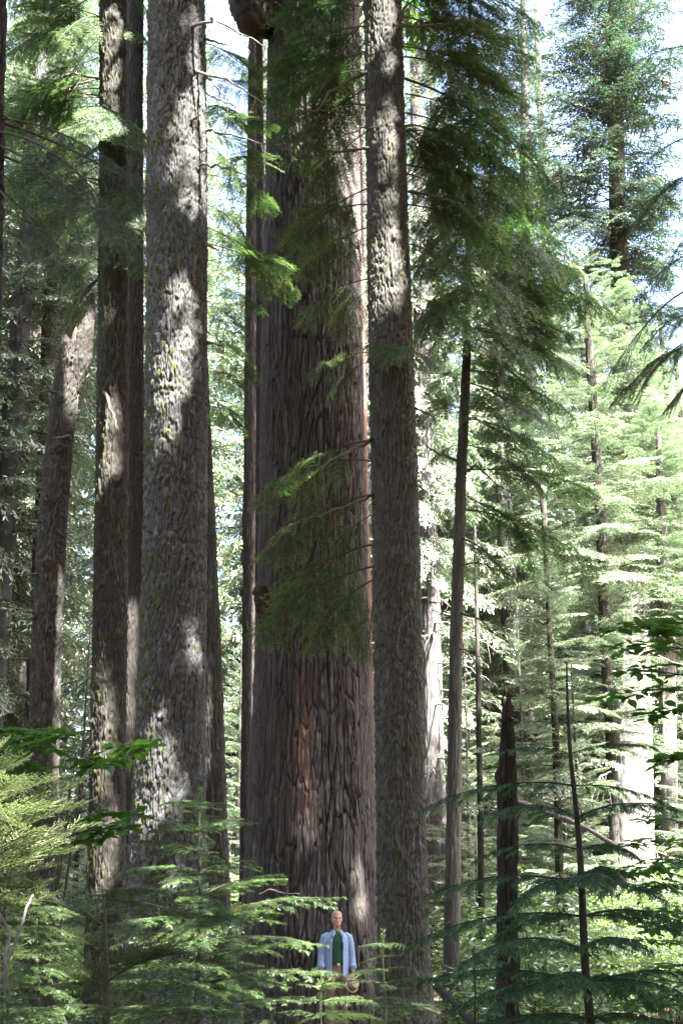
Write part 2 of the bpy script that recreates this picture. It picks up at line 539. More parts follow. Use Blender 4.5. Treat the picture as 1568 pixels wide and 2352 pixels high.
# ------------------------------------------------------------------ trunks
def trunk_mesh(name, zs, cx, cy, rr, mat, segs=128, dz=.03, na=24, vl=.22, dep=.02, rough=.006, seed=1, mossf=None, redf=None, knots=(), rings=(), flare=0.0,
               jag=0.0, pv=.45, wid=.22, buttress=0.0, lobes=7):
    """A trunk as one surface with furrows cut into it. zs: heights, cx/cy/rr: axis and radius there (arrays)."""
    z0, z1 = zs[0], zs[-1]
    nz = max(4, int((z1 - z0) / dz))
    Z = np.linspace(z0, z1, nz)[:, None]
    th = np.linspace(.5 * np.pi, 2.5 * np.pi, segs, endpoint=False)[None, :]
    ax, ay, ar = (np.interp(Z, zs, c) for c in (cx, cy, rr))
    pu = na
    U = th / (2 * np.pi) * pu + 0 * Z
    Vv = Z / vl + 0 * th
    wr = vnoise(U * .5, Vv * .6, max(2, pu // 2), seed) - .5
    w2 = vnoise(U * 2, Vv * 2.6, pu * 2, seed + 12) - .5
    Uw, Vw = U + wr * .9 + w2 * .35, Vv + (vnoise(U * 1, Vv * 1.3, pu, seed + 13) - .5) * .9 + w2 * .3
    e1, id1 = voro(Uw, Vw, pu, seed + 1)
    e2, id2 = voro(Uw * 2 + .3, Vw * 2.2, pu * 2, seed + 3)
    c1 = np.clip(e1 / wid, 0, 1); c1 = c1 * c1 * (3 - 2 * c1)
    c2 = np.clip(e2 / (wid * 1.2), 0, 1); c2 = c2 * c2 * (3 - 2 * c2)
    fine = vnoise(U * 5, Vv * 6, pu * 5, seed + 4) - .5
    fib = vnoise(U * 9, Vv * 1.6, pu * 9, seed + 14) - .5
    big = vnoise(U * .25, Vv * .12, max(2, pu // 4), seed + 5) - .5
    disp = -dep * (1 - c1) - dep * .35 * (1 - c2) * c1 + dep * pv * (id1 - .5) * c1 + dep * .3 * (id2 - .5) * c2 * c1 + rough * (fine + fib) * 2 + ar * .05 * big + dep * .3
    if flare or buttress:
        h = np.clip(1 - (Z - z0) / 3.0, 0, 1) ** 2.2
        disp = disp + ar * h * (flare + buttress * np.sin(lobes * th + 3 * vnoise(U * .3, Vv * .05, max(2, pu // 3), seed + 6)))
    moss = np.zeros_like(disp)
    if mossf is not None:
        mn = vnoise(U * 1.6, Vv * 2.2, int(pu * 1.6), seed + 7) if (pu * 1.6) % 1 == 0 else vnoise(U * 2, Vv * 2.2, pu * 2, seed + 7)
        moss = np.clip((mn - mossf(th, Z)) / .08, 0, 1)
        disp = disp + moss * (.008 + .012 * (vnoise(U * 7, Vv * 9, pu * 7, seed + 8)))
    red = np.zeros_like(disp)
    if redf is not None:
        red = redf(th, Z) * np.clip((vnoise(U * 2, Vv * 3, pu * 2, seed + 9) - .25) * 3, 0, 1)
        disp = disp - red * dep * .4
    for (kz, ka, kr, kh) in knots:
        dth = np.abs((th - ka + np.pi) % (2 * np.pi) - np.pi)
        g = np.exp(-((dth * ar / kr) ** 2 + ((Z - kz) / kr) ** 2))
        disp = disp + kh * g - 1.15 * kh * np.exp(-((dth * ar / (kr * .4)) ** 2 + ((Z - kz) / (kr * .4)) ** 2))
    for zk in rings:                      # old branch whorls: low ridges with moss on them
        wb = .05 * (vnoise(U * .5, 0 * Vv + zk, max(2, pu // 2), seed + 15) - .5)
        g = np.exp(-((Z + wb - zk) / .022) ** 2) * np.clip(vnoise(U, 0 * Vv + zk * 3, pu, seed + 16) * 2.2 - .5, 0, 1)
        disp = disp + .008 * g - .006 * np.exp(-((Z + wb - zk + .05) / .018) ** 2)
        if mossf is not None:
            moss = np.maximum(moss, np.clip(g * 1.5 * vnoise(U * 3, Vv * 2, pu * 3, seed + 17) - .35, 0, .8))
    rad = ar + disp
    if jag > 0:
        top = np.clip((Z - (z1 - jag)) / jag, 0, 1)
        cut = z1 - jag * vnoise(th / (2 * np.pi) * 9 + 0 * Z, 0 * Z + 0 * th, 9, seed + 11)
        Zz = np.minimum(Z + 0 * th, cut)
        rad = np.where(Z >= cut, rad * .86, rad)
    else:
        Zz = Z + 0 * th
    v = np.stack([ax + rad * np.cos(th), ay + rad * np.sin(th), Zz], -1).reshape(-1, 3)
    i = np.arange(nz - 1)[:, None] * segs
    j = np.arange(segs)[None, :]
    j2 = (j + 1) % segs
    q = np.stack([i + j, i + j2, i + segs + j2, i + segs + j], -1).reshape(-1, 4)
    # close the top with a small cone
    cv = np.array([[np.interp(z1, zs, cx), np.interp(z1, zs, cy), z1 - (jag * .7)]])
    base = (nz - 1) * segs
    jj = np.arange(0, segs - 1, 2)
    capq = np.stack([base + jj, base + jj + 1, base + (jj + 2) % segs, np.full(len(jj), nz * segs)], -1)
    v = np.concatenate([v, cv])
    q = np.concatenate([q, capq])
    me = make_mesh(name, v, q, np.zeros(len(q), int), np.append(moss.ravel(), 0), [mat], True, 'moss')
    pl = me.attributes.new('plate', 'FLOAT', 'POINT')
    pl.data.foreach_set('value', np.append((.55 * id1 + .45 * id2).ravel(), .5).astype(np.float32))
    ra = me.attributes.new('red', 'FLOAT', 'POINT')
    ra.data.foreach_set('value', np.append(red.ravel(), 0).astype(np.float32))
    uvl = me.uv_layers.new(name='UVMap')
    rm = float(np.mean(rr))
    u = (np.arange(segs + 1) / segs) * 2 * np.pi * rm
    uq = np.stack([u[j + 0 * i // 1], u[(j + 1) + 0 * i], u[(j + 1) + 0 * i], u[j + 0 * i]], -1).reshape(-1, 4)
    vz = (np.repeat(Z[:-1], segs, 1), np.repeat(Z[1:], segs, 1))
    vq = np.stack([vz[0], vz[0], vz[1], vz[1]], -1).reshape(-1, 4)
    uvs = np.stack([uq, vq], -1).reshape(-1, 2)
    uvs = np.concatenate([uvs, np.zeros((len(capq) * 4, 2))])
    uvl.data.foreach_set('uv', uvs.astype(np.float32).ravel())
    return me


def spec_axis(spec, Y, ztop, rtop=None, lean=0.0):
    """Picture edges (y, x left, x right) of a trunk standing at forward distance Y -> heights, axis, radius."""
    rows = []
    for (y, xl, xr) in spec:
        c = at((xl + xr) / 2, y, Y)
        rows.append((c[2], c[0], (xr - xl) / 2 / F * depth(c)))
    rows.sort()
    r = np.array(rows)
    g = float(ground_z(r[0, 1], Y)) - .25
    zs, cx, rr = list(r[:, 0]), list(r[:, 1]), list(r[:, 2])
    if zs[0] > g:
        k = min(2, len(zs) - 1)
        s = (cx[k] - cx[0]) / (zs[k] - zs[0] + 1e-6)
        cx.insert(0, cx[0] - s * (zs[0] - g)); rr.insert(0, rr[0] * 1.08); zs.insert(0, g)
    if ztop > zs[-1] + .1:
        s = (cx[-1] - cx[-2]) / (zs[-1] - zs[-2] + 1e-6)
        e = ztop - zs[-1]
        cx.append(cx[-1] + s * e * .6); rr.append(rtop if rtop is not None else max(.05, rr[-1] * .35)); zs.append(ztop)
    zs, cx, rr = map(np.array, (zs, cx, rr))
    cy = Y + lean * (zs - g)
    return zs, cx, cy, rr


def axis_at(ax, z):
    return np.array([np.interp(z, ax[0], ax[1]), np.interp(z, ax[0], ax[2]), z]), float(np.interp(z, ax[0], ax[3]))


def dead_stub(parent, pts, r0, r1=.004, mat=None, name='dead_branch', twigs=0, seed=0, k=6):
    rg = np.random.default_rng(seed)
    b = MB()
    P = np.array(pts, float)
    n = 10
    tt = np.linspace(0, 1, len(P))
    t = np.linspace(0, 1, n)
    Q = np.stack([np.interp(t, tt, P[:, i]) for i in range(3)], 1)
    L = np.linalg.norm(P[-1] - P[0])
    Q[1:-1] += rg.normal(0, .012 * L, (n - 2, 3))
    b.tube(Q, r0 + (r1 - r0) * t, k)
    for i in range(twigs):
        j = rg.integers(3, n)
        d = unit(unit(Q[-1] - Q[0]) + rg.normal(0, .7, 3) - Z3 * .5) * L * rg.uniform(.12, .35)
        m1 = Q[j] + d * .5 + rg.normal(0, .02 * L, 3)
        b.tube(np.array([Q[j], m1, Q[j] + d - Z3 * .05 * L]), np.array([r1 * 1.2, r1 * .8, r1 * .4]), 4)
    return part(name, b.mesh(name, [mat or M_DEAD]), parent)


# ------------------------------------------------------------------ ground
def build_ground():
    xs = np.concatenate([np.linspace(-400, -30, 30), np.linspace(-29, 29, 117), np.linspace(30, 400, 30)])
    ys = np.concatenate([np.linspace(-200, -10, 16), np.linspace(-9, 60, 139), np.linspace(62, 500, 50)])
    Xg, Yg = np.meshgrid(xs, ys)
    Zg = ground_z(Xg, np.minimum(Yg, 130)) + .03 * np.sin(Xg * 2.1 + Yg) * np.sin(Yg * 1.7)
    v = np.stack([Xg, Yg, Zg], -1).reshape(-1, 3)
    nx = len(xs)
    i = np.arange(len(ys) - 1)[:, None] * nx
    j = np.arange(nx - 1)[None, :]
    q = np.stack([i + j, i + j + 1, i + nx + j + 1, i + nx + j], -1).reshape(-1, 4)
    m, n = new_mat('forest_floor')
    out = nd(n, 'ShaderNodeOutputMaterial')
    p = nd(n, 'ShaderNodeBsdfPrincipled')
    p.inputs['Roughness'].default_value = .95
    g = nd(n, 'ShaderNodeNewGeometry')
    n1 = noise(n, g.outputs['Position'], 1.2, 5)
    n2 = noise(n, g.outputs['Position'], 18, 6, .7)
    c = mixc(n, ramp(n, n1, .35, .65), (.13, .06, .038), (.2, .12, .075))
    c = mixc(n, ramp(n, n2, .4, .7), c, (.06, .04, .028))
    n.links.new(c, p.inputs['Base Color'])
    b = nd(n, 'ShaderNodeBump')
    b.inputs['Strength'].default_value = 1
    b.inputs['Distance'].default_value = .05
    n.links.new(n2, b.inputs['Height'])
    n.links.new(b.outputs[0], p.inputs['Normal'])
    n.links.new(p.outputs[0], out.inputs[0])
    o = part('ground', make_mesh('ground', v, q, np.zeros(len(q), int), None, [m]))
    tag(o, 'reddish brown forest floor of needle litter and soil', 'ground', None, 'structure')


build_ground()

# ------------------------------------------------------------------ light shafts: gaps cut into the crowns to place sun patches, (point it reaches, radius)
SHAFTS = []


def shaft(x, y, Y, r):
    SHAFTS.append((at(x, y, Y), r))


for s_ in ((452, 30, 13.7, .16), (458, 120, 13.7, .14), (445, 240, 13.7, .2), (435, 320, 13.7, .26), (440, 400, 13.7, .26), (458, 470, 13.7, .14),
           (410, 700, 13.7, .2), (408, 770, 13.7, .28), (402, 840, 13.7, .28), (385, 930, 13.7, .13), (380, 1010, 13.7, .15),
           (445, 1400, 13.7, .13), (448, 1480, 13.7, .17), (345, 1650, 13.6, .19), (365, 1710, 13.6, .17),
           (342, 1760, 13.6, .22), (400, 1810, 13.6, .18), (350, 1850, 13.6, .16), (400, 2030, 13.6, .15),
           (260, 20, 17.6, .26), (262, 110, 17.6, .24), (255, 200, 17.6, .2), (250, 930, 17.6, .24), (262, 1000, 17.6, .2), (275, 640, 17.6, .14),
           (305, 1440, 22, .5), (305, 1530, 22, .4), (300, 1650, 22, .3),
           (880, 470, 15.7, .22), (878, 540, 15.7, .26), (880, 610, 15.7, .28), (905, 650, 15.7, .22), (895, 390, 15.7, .16), (905, 310, 15.7, .14), (900, 120, 15.7, .12),
           (712, 1670, 21, .17), (715, 1750, 21, .2), (706, 1840, 21, .23), (705, 1920, 21, .17), (690, 1800, 21, .1), (855, 2010, 21, .2), (850, 1950, 21, .14), (665, 1930, 21, .12),
           (836, 1270, 24, .25), (838, 1400, 24, .3), (845, 1600, 24, .25),
           (170, 830, 17, .3), (160, 880, 17, .36), (120, 1430, 17, .26), (118, 1500, 17, .2), (120, 1600, 17, .12),
           (600, 300, 14.2, .4), (620, 420, 14.2, .45), (560, 380, 14.2, .3), (640, 650, 14.2, .45), (560, 600, 14.2, .4), (560, 880, 14.4, .35), (520, 740, 14.4, .3),
           (770, 855, 15.6, .25), (20, 1790, 5.6, .45), (60, 1900, 5.6, .5), (40, 2000, 5.6, .45), (20, 2150, 5.6, .4), (110, 1850, 5.6, .35),
           (640, 2010, 6.6, .25), (620, 2140, 6.6, .14), (750, 2064, 6.5, .25), (700, 2170, 6.5, .22), (700, 2320, 6.5, .3), (800, 2310, 6.9, .3), (650, 2310, 6.9, .3),
           (925, 2300, 9, .35), (840, 2240, 8, .2), (120, 200, 17.6, .4), (60, 300, 17.6, .4), (100, 470, 17.8, .45), (150, 110, 17.6, .4), (40, 120, 17.6, .35), (180, 420, 17.6, .3), (130, 620, 17.8, .35), (660, 300, 17.3, .25), (690, 560, 17.2, .25), (720, 740, 17, .2), (560, 1150, 16.8, .25), (560, 480, 14.5, .3), (600, 700, 14.5, .35), (530, 850, 14.6, .3), (560, 2050, 6.6, .12), (380, 2120, 6.4, .16), (240, 2150, 6.2, .16), (330, 2220, 6.2, .14), (600, 2230, 6.5, .14), (150, 2280, 5.9, .2), (60, 2260, 5.6, .25), (460, 1890, 6.6, .16), (300, 1720, 6.8, .12), (100, 1700, 6.8, .14), (460, 2300, 6.2, .14)):
    shaft(*s_)
SH_P = np.array([s_[0] for s_ in SHAFTS])
SH_R = np.array([s_[1] for s_ in SHAFTS])


def cut_shafts(dat, rng=None):
    """Drop the needle faces (slot 1) that stand in a light gap."""
    v, f, m, a = dat
    c = v[f].mean(1)
    keep = np.ones(len(f), bool)
    lot = np.random.default_rng(len(f)).random(len(f)) < .985        # stray sprays stay, so the light comes dappled
    for P, r in zip(SH_P, SH_R):
        d = c - P
        t = d @ SUNN
        dist = np.linalg.norm(d - t[:, None] * SUNN, axis=1)
        keep &= ~((dist < r * 1.15 + .02) & (t > 1.0) & lot)
    f, m = f[keep], m[keep]
    used, inv = np.unique(f, return_inverse=True)
    return v[used], inv.reshape(-1, 4), m, a[used]


# ------------------------------------------------------------------ bough templates
FB = [bough(100 + i, L=3, arch=.05 + .02 * (i % 3), bare=.2, width=.42, sstep=.11, tstep=.065, tlen=.2, blade=.048, bw=.013, bstep=.013, hang=.25 + .1 * (i % 2), dead=.03) for i in range(4)]        # fir boughs
DB = [bough(120 + i, L=3, arch=.1, bare=.22, width=.42, sstep=.13, tstep=.08, hang=.5, tlen=.22, blade=.044, bw=.017, bstep=.0135, flat=.4, bdroop=.2, dead=.06, tipin=.12) for i in range(4)]    # drooping boughs
PB = [bough(140 + i, L=3, arch=.08, bare=.35, width=.3, hang=.35, sstep=.22, tstep=.16, tlen=.16, blade=.11, bw=.005, bstep=.012, gamma=38, beta=40, flat=.6, bdroop=.1, dead=.03) for i in range(3)]  # pine boughs
CB = [bough(160 + i, L=3, arch=.06, bare=.12, width=.36, hang=.3, sstep=.34, tstep=.3, tlen=.34, blade=.2, bw=.05, bstep=.075, gamma=38, flat=.5, lr=.03, k=4, tw=.006, dead=.02) for i in range(4)]  # coarse, far crowns
OB = [bough(170 + i, L=3, arch=.06, bare=.1, width=.4, hang=.3, sstep=.3, tstep=.26, tlen=.36, blade=.24, bw=.085, bstep=.075, gamma=38, flat=.5, lr=.03, k=4, tw=.006) for i in range(3)]  # boughs above the frame
YB = [bough(180 + i, L=3, arch=.05, bare=.08, width=.36, hang=.22, sstep=.26, tstep=.2, tlen=.26, blade=.12, bw=.025, bstep=.036, gamma=42, flat=.25, lr=.022, k=4, tw=.004, ntip=.35, dead=.015) for i in range(4)]  # young firs behind
FB_ME = [split_bough(d, M_TWIG, M_FIR) for d in FB]
AB = [bough(130 + i, L=3, arch=.1, bare=.25, width=.4, sstep=.15, tstep=.085, hang=.5, tlen=.24, blade=.052, bw=.013, bstep=.014, flat=.45, bdroop=.25, dead=.12, tipin=.2) for i in range(4)]    # airy boughs
AB_ME = [split_bough(d, M_TWIG, M_FIR) for d in AB]
DB_ME = [split_bough(d, M_TWIG, M_FIR) for d in DB]
PB_ME = [split_bough(d, M_TWIG, M_PINE) for d in PB]
RG = random.Random(5)


def put_bough(parent, p0, p1, pool, roll=None, name='bough', L0=3.0):
    L = float(np.linalg.norm(np.asarray(p1) - np.asarray(p0)))
    M = rot_to(p0, p1, RG.uniform(-.25, .25) if roll is None else roll) @ Matrix.Scale(L / L0, 4)
    wd, lf = RG.choice(pool)
    o = part(name, wd, parent, M)
    f = part('foliage', lf)
    f.parent = o
    return o


# ------------------------------------------------------------------ the big trunks
def big_tree(name, label, cat, spec, Y, ztop, mat, pname='trunk', rtop=None, lean=0., dzcut=None, hi=None, **kw):
    ax = spec_axis(spec, Y, ztop, rtop, lean)
    t = thing(name, label, cat, (ax[1][0], ax[2][0], float(ground_z(ax[1][0], Y))))
    part('trunk', trunk_mesh('trunk', *ax, mat, **kw), t)
    return t, ax


FRONT = 1.5 * math.pi


def seq_red(th, Z):
    c = np.abs((th - (FRONT - .12) + np.pi) % (2 * np.pi) - np.pi)
    return np.clip(1.2 - (c / .16) ** 2, 0, 1) * np.clip(1.3 - ((Z - 4.3) / 1.3) ** 2, 0, 1) * .6


# giant sequoia
SEQ_S = [(2330, 545, 892), (2200, 556, 880), (2050, 564, 868), (1900, 572, 862), (1600, 588, 850), (1200, 601, 839), (800, 606, 830), (300, 613, 822), (0, 618, 822)]
SEQ, SEQ_A = big_tree('giant_sequoia', 'huge broad grey brown furrowed sequoia trunk behind the man', 'tree', SEQ_S, 22.0, 34, M_SEQ, rtop=.55,
                      segs=720, dz=.028, na=54, vl=.95, dep=.062, rough=.012, pv=.22, seed=11, redf=seq_red, flare=.06, buttress=.05, lobes=9, wid=.14)
def knobby(pts, rad, k, seed, amp):
    """A rough limb or burl: a tube finely divided and broken up by noise."""
    P = np.array(pts, float); n = 60
    q = np.linspace(0, 1, len(P)); s_ = np.linspace(0, 1, n)
    Q = np.stack([np.interp(s_, q, P[:, i_]) for i_ in range(3)], 1)
    for _ in range(6):
        Q[1:-1] = (Q[:-2] + Q[1:-1] * 2 + Q[2:]) / 4
    kb = MB()
    kb.tube(Q, np.interp(s_, q, rad), k)
    v, f, m, a = kb.data()
    c = np.repeat(Q, k, 0)
    U, V_ = np.tile(np.arange(k) / k * 9, n), np.repeat(s_ * 14, k)
    e, cid = voro(U, V_, 9, seed)
    h = vnoise(U * .6, V_ * .3, 5, seed + 1) - .5 + .35 * np.clip(e / .3, 0, 1) + .3 * (cid - .5) + .25 * (vnoise(U * 4, V_ * 3, 36, seed + 2) - .5)
    return make_mesh('knobby', c + (v - c) * (1 + amp * h)[:, None], f, m, a, [M_KNOT])


p, r = axis_at(SEQ_A, at(600, 1390, 22)[2])
part('burl', knobby([p + np.array([-r * .72, -.3, -.95]), p + np.array([-r * .8, -.38, -.5]), p + np.array([-r * .86, -.46, -.1]), p + np.array([-r * .9, -.5, .12]), p + np.array([-r * .86, -.46, .22])], [.02, .1, .15, .16, .02], 40, 5, .5), SEQ)
part('limb', knobby([at(650, 30, 22), at(608, 45, 21.7), at(580, 48, 21.4), at(567, 20, 21.3), at(562, -60, 21.3), at(558, -240, 21.4)], [.3, .3, .29, .27, .25, .15], 48, 7, .45), SEQ)

# mossy fir on the left
def moss_fir(th, Z):
    return .77 - .1 * np.cos(th - np.pi * 1.02) - .03 * np.clip(1 - Z / 12, 0, 1)


KN = [(z_, FRONT + a_, .05, .035) for z_, a_ in ((2.6, .3), (3.4, -.4), (4.1, .2), (5.0, -.1), (5.3, .5), (6.2, -.3), (6.9, .15), (7.8, .55), (8.3, -.3), (8.8, .1), (9.6, .5), (10.3, -.1), (11, .4), (11.7, .2), (12.4, -.3))]
LF_S = [(2330, 285, 478), (2100, 294, 474), (1900, 302, 470), (1750, 312, 469), (1500, 325, 470), (1200, 333, 473), (900, 338, 473), (600, 341, 474), (300, 341, 472), (0, 342, 468)]
LF, LF_A = big_tree('mossy_fir', 'broad grey fir trunk with yellow green moss tufts and sunlit patches', 'tree', LF_S, 14.0, 30, M_FIRBARK, rtop=.12,
                    segs=380, dz=.018, na=34, vl=.2, dep=.026, rough=.008, pv=.3, seed=21, mossf=moss_fir, knots=KN, rings=(2.2, 2.95, 3.75, 4.4, 5.05, 5.55, 6.2, 6.75, 7.3, 7.95, 8.4, 9.0, 9.7, 10.4, 11.0, 11.7, 12.5), flare=.05, wid=.15)
# slim tree beside the mossy fir on its left, and the one half hidden behind
LA_S = [(2050, 202, 288), (1900, 205, 286), (1500, 215, 290), (1000, 224, 294), (600, 228, 293), (300, 232, 291), (0, 231, 289)]
LA, LA_A = big_tree('dark_fir', 'dark straight fir trunk just left of the mossy fir', 'tree', LA_S, 18.0, 33, M_DARKBARK, rtop=.1,
                    segs=200, dz=.03, na=30, vl=.17, dep=.022, rough=.009, seed=31, mossf=lambda th, Z: .74 + .08 * np.cos(th) + 0 * Z, knots=[(z_, FRONT + a_, .07, .05) for z_, a_ in ((4, .2), (6, -.3), (7.6, .4), (9, .1), (10.4, -.2), (12, .3), (13.2, .1))], flare=.05)
LB_S = [(2050, 268, 318), (1500, 276, 324), (1000, 286, 330), (600, 287, 329), (200, 287, 327)]
LB, LB_A = big_tree('dark_fir', 'narrow dark trunk wedged between two thicker trunks left of centre', 'tree', LB_S, 22.5, 34, M_DARKBARK, rtop=.1,
                    segs=160, dz=.035, na=22, vl=.3, dep=.022, rough=.009, seed=41, flare=.03)
LC_S = [(2050, 465, 527), (1476, 452, 507), (1176, 440, 492), (700, 424, 470)]
LC, LC_A = big_tree('dark_fir', 'nearly black leaning trunk showing right of the mossy fir', 'tree', LC_S, 19.0, 28, M_DARKBARK, rtop=.1,
                    segs=160, dz=.035, na=22, vl=.28, dep=.022, rough=.009, seed=51, flare=.03)
LD_S = [(2200, 548, 596), (1600, 556, 594), (700, 563, 594)]
LD, LD_A = big_tree('dark_fir', 'background trunk darkened as if shaded touching the left side of the sequoia low down', 'tree', LD_S, 28.0, 36, M_SNAG_SHADE, rtop=.12, segs=120, dz=.05, na=20, vl=.3, dep=.022, seed=61)  # darker bark used here, shade put into the colour
LE_S = [(1500, 586, 614), (900, 589, 611), (100, 589, 603)]
LE, LE_A = big_tree('slender_fir', 'slender trunk with dark rings along the left edge of the sequoia', 'tree', LE_S, 25.0, 26, M_SNAG_SHADE, rtop=.05, segs=96, dz=.04, na=14, vl=.3, dep=.012, seed=71,  # dark snag tone in place of shade on this trunk
                    knots=[(z_, FRONT - .3, .09, .03) for z_ in np.arange(7, 17, .55)])
# red trunk behind the sequoia
SR_S = [(2000, 806, 868), (1700, 802, 860), (1200, 796, 846), (800, 790, 838)]
SR, SR_A = big_tree('red_barked_tree', 'reddish trunk peeking out behind the right side of the sequoia', 'tree', SR_S, 24.6, 33, M_REDBARK, rtop=.15, segs=140, dz=.04, na=20, vl=.8, dep=.03, seed=81)
# right fir
RF_S = [(2340, 868, 994), (2200, 869, 984), (2000, 867, 978), (1700, 864, 972), (1500, 861, 968), (1000, 853, 954), (700, 848, 943), (500, 845, 935), (250, 841, 926), (0, 838, 920)]
RF, RF_A = big_tree('tall_fir', 'tall dark fir trunk standing right of the sequoia with drooping boughs', 'tree', RF_S, 16.0, 33, M_RFBARK, rtop=.1,
                    segs=320, dz=.02, na=34, vl=.2, dep=.024, rough=.009, seed=91, mossf=lambda th, Z: .77 + .05 * np.cos(th + .5) + 0 * Z,
                    rings=(3, 4.6, 6.1, 7.4, 8.6, 9.6, 10.6, 11.5, 12.3, 13.2), knots=[(z_, FRONT + a_, .05, .04) for z_, a_ in ((2, .3), (3.6, -.2), (5.2, .4), (6.5, 0), (7.7, -.3), (8.8, .3), (9.7, 0), (10.3, .3), (11.1, -.1), (12, .2), (12.7, -.2), (13.5, .1))], flare=.05)
# thin tree with the arching limbs
TT_S = [(2080, 1021, 1056), (1500, 1032, 1060), (1100, 1046, 1070), (800, 1063, 1081), (620, 1068, 1080), (300, 1075, 1083)]
TT, TT_A = big_tree('thin_fir', 'thin dark trunk right of the tall fir with long arching limbs', 'tree', TT_S, 20.0, 19, M_RFBARK, rtop=.02, segs=100, dz=.04, na=14, vl=.4, dep=.012, seed=101, rough=.006)
TU_S = [(2200, 1098, 1114), (1900, 1096, 1110), (1550, 1092, 1102)]
TU, TU_A = big_tree('thin_fir', 'thin dark stem standing between the arching tree and the broken snag', 'tree', TU_S, 25.0, 9, M_DARKBARK, rtop=.02, segs=48, dz=.06, na=10, vl=.3, dep=.008, seed=111)
# broken snag on the right
sz = at(1160, 1590, 11)[2]
SN_S = [(2340, 1140, 1189), (2100, 1142, 1187), (1900, 1144, 1186), (1760, 1146, 1182), (1700, 1151, 1179), (1655, 1153, 1172), (1590, 1156, 1167)]
SN, SN_A = big_tree('broken_snag', 'charred looking broken tree snag with a splintered top', 'dead tree', SN_S, 11.0, sz, M_SNAG_SHADE, segs=120, dz=.02, na=16, vl=.5, dep=.018, rough=.01, seed=121, jag=.25,
                    redf=lambda th, Z: np.clip((Z - 3.1) / .3, 0, 1) * np.clip(np.cos(th - FRONT - .3), 0, 1), knots=[(2.75, FRONT - 1.2, .05, .05), (3.3, FRONT + .9, .03, .04)])
dead_stub(SN, [at(1172, 1655, 11), at(1180, 1652, 10.95)], .02, .004, M_SNAG_SHADE, 'splinter', k=5)
dead_stub(SN, [at(1158, 1655, 10.98), at(1154, 1610, 10.95), at(1157, 1580, 10.95)], .02, .003, M_SNAG_SHADE, 'splinter', k=5)
# leaning broken fir on the left
LS_S = [(1990, 63, 134), (1800, 66, 134), (1500, 74, 138), (1200, 90, 153), (1000, 110, 168), (900, 122, 180), (800, 139, 197), (758, 143, 203)]
LS, LS_A = big_tree('leaning_snag', 'leaning grey dead fir with a forked broken top at left', 'dead tree', LS_S, 17.0, at(170, 758, 17)[2], M_DARKBARK, segs=200, dz=.02, na=24, vl=.15, dep=.02, rough=.009, seed=131, jag=.3,
                    knots=[(z_, FRONT + a_, .06, .05) for z_, a_ in ((3, .2), (4, -.4), (5.2, .4), (6.1, 0), (7, -.3), (7.7, .3), (8.4, 0), (9, .3))])
fp = np.array([at(172, 900, 16.98), at(184, 830, 16.96), at(196, 765, 16.95), at(207, 722, 16.94), at(212, 690, 16.9), at(214, 672, 16.9)])
part('fork', trunk_mesh('fork', fp[:, 2], fp[:, 0], fp[:, 1], np.array([.06, .15, .12, .055, .025, .008]), M_DARKBARK, segs=60, dz=.02, na=12, vl=.15, dep=.015, rough=.01, seed=133), LS)
b = MB()
b.tube([at(172, 790, 16.9), at(174, 765, 16.88), at(176, 750, 16.88)], [.06, .04, .006], 7)
part('splinter', b.mesh('splinter', [M_REDBARK]), LS)
for (x, y, dx, dy) in ((92, 1200, -36, -4), (84, 1318, -48, 2), (78, 1418, -44, 4), (76, 1408, -36, -4), (74, 1512, -46, 0), (150, 1000, -30, 6), (130, 905, -38, -8)):
    dead_stub(LS, [at(x + 8, y, 16.9), at(x + dx * .5, y + dy, 16.7), at(x + dx, y + dy * .6, 16.5)], .022, .006, M_TWIG, seed=int(x + y))

# dead limbs and live sprays of the mossy fir
for i, (pts, r, tw) in enumerate((
        ([(440, 62, 13.75), (478, 52, 13.5), (492, 38, 13.4), (540, 70, 13.2), (607, 108, 13.1)], .022, 3),
        ([(452, 165, 13.8), (530, 185, 13.3), (606, 238, 13.0)], .02, 3),
        ([(472, 212, 14), (540, 246, 13.6)], .022, 2),
        ([(472, 300, 14), (530, 308, 13.6), (600, 330, 13.3)], .02, 2),
        ([(460, 380, 13.8), (500, 380, 13.5), (580, 406, 13.2)], .02, 3),
        ([(472, 90, 14), (530, 105, 13.7)], .02, 2),
        ([(470, 168, 14), (545, 250, 13.6)], .012, 3),
        ([(438, 278, 13.72), (462, 262, 13.6)], .02, 0),
        ([(472, 560, 14), (500, 575, 13.8)], .025, 0),
        ([(474, 785, 14), (515, 795, 13.8)], .022, 1),
        ([(474, 1228, 14), (486, 1228, 13.9)], .014, 0))):
    dead_stub(LF, [at(*q) for q in pts], r, .006, M_DEAD, twigs=tw, seed=i)
rl = random.Random(8)
for (x0, y0, x1, y1, Y) in ((475, 280, 638, 296, 14.4), (475, 300, 600, 360, 14.6), (474, 330, 560, 440, 14.4), (480, 390, 655, 372, 14.6), (475, 400, 640, 480, 14.5), (475, 470, 575, 560, 14.7),
                            (474, 520, 600, 610, 14.8), (476, 560, 690, 668, 14.4), (476, 600, 680, 610, 14.7), (474, 650, 610, 720, 14.6), (474, 690, 560, 780, 14.8), (474, 760, 592, 880, 14.5),
                            (474, 840, 570, 905, 14.7), (474, 900, 560, 1000, 14.9), (474, 180, 600, 230, 15), (474, 100, 580, 180, 15.2), (474, 250, 560, 300, 15.2)):
    put_bough(LF, at(x0, y0, 14.1), at(x1, y1, Y + rl.uniform(-.3, .3)), DB_ME if rl.random() < .6 else FB_ME)

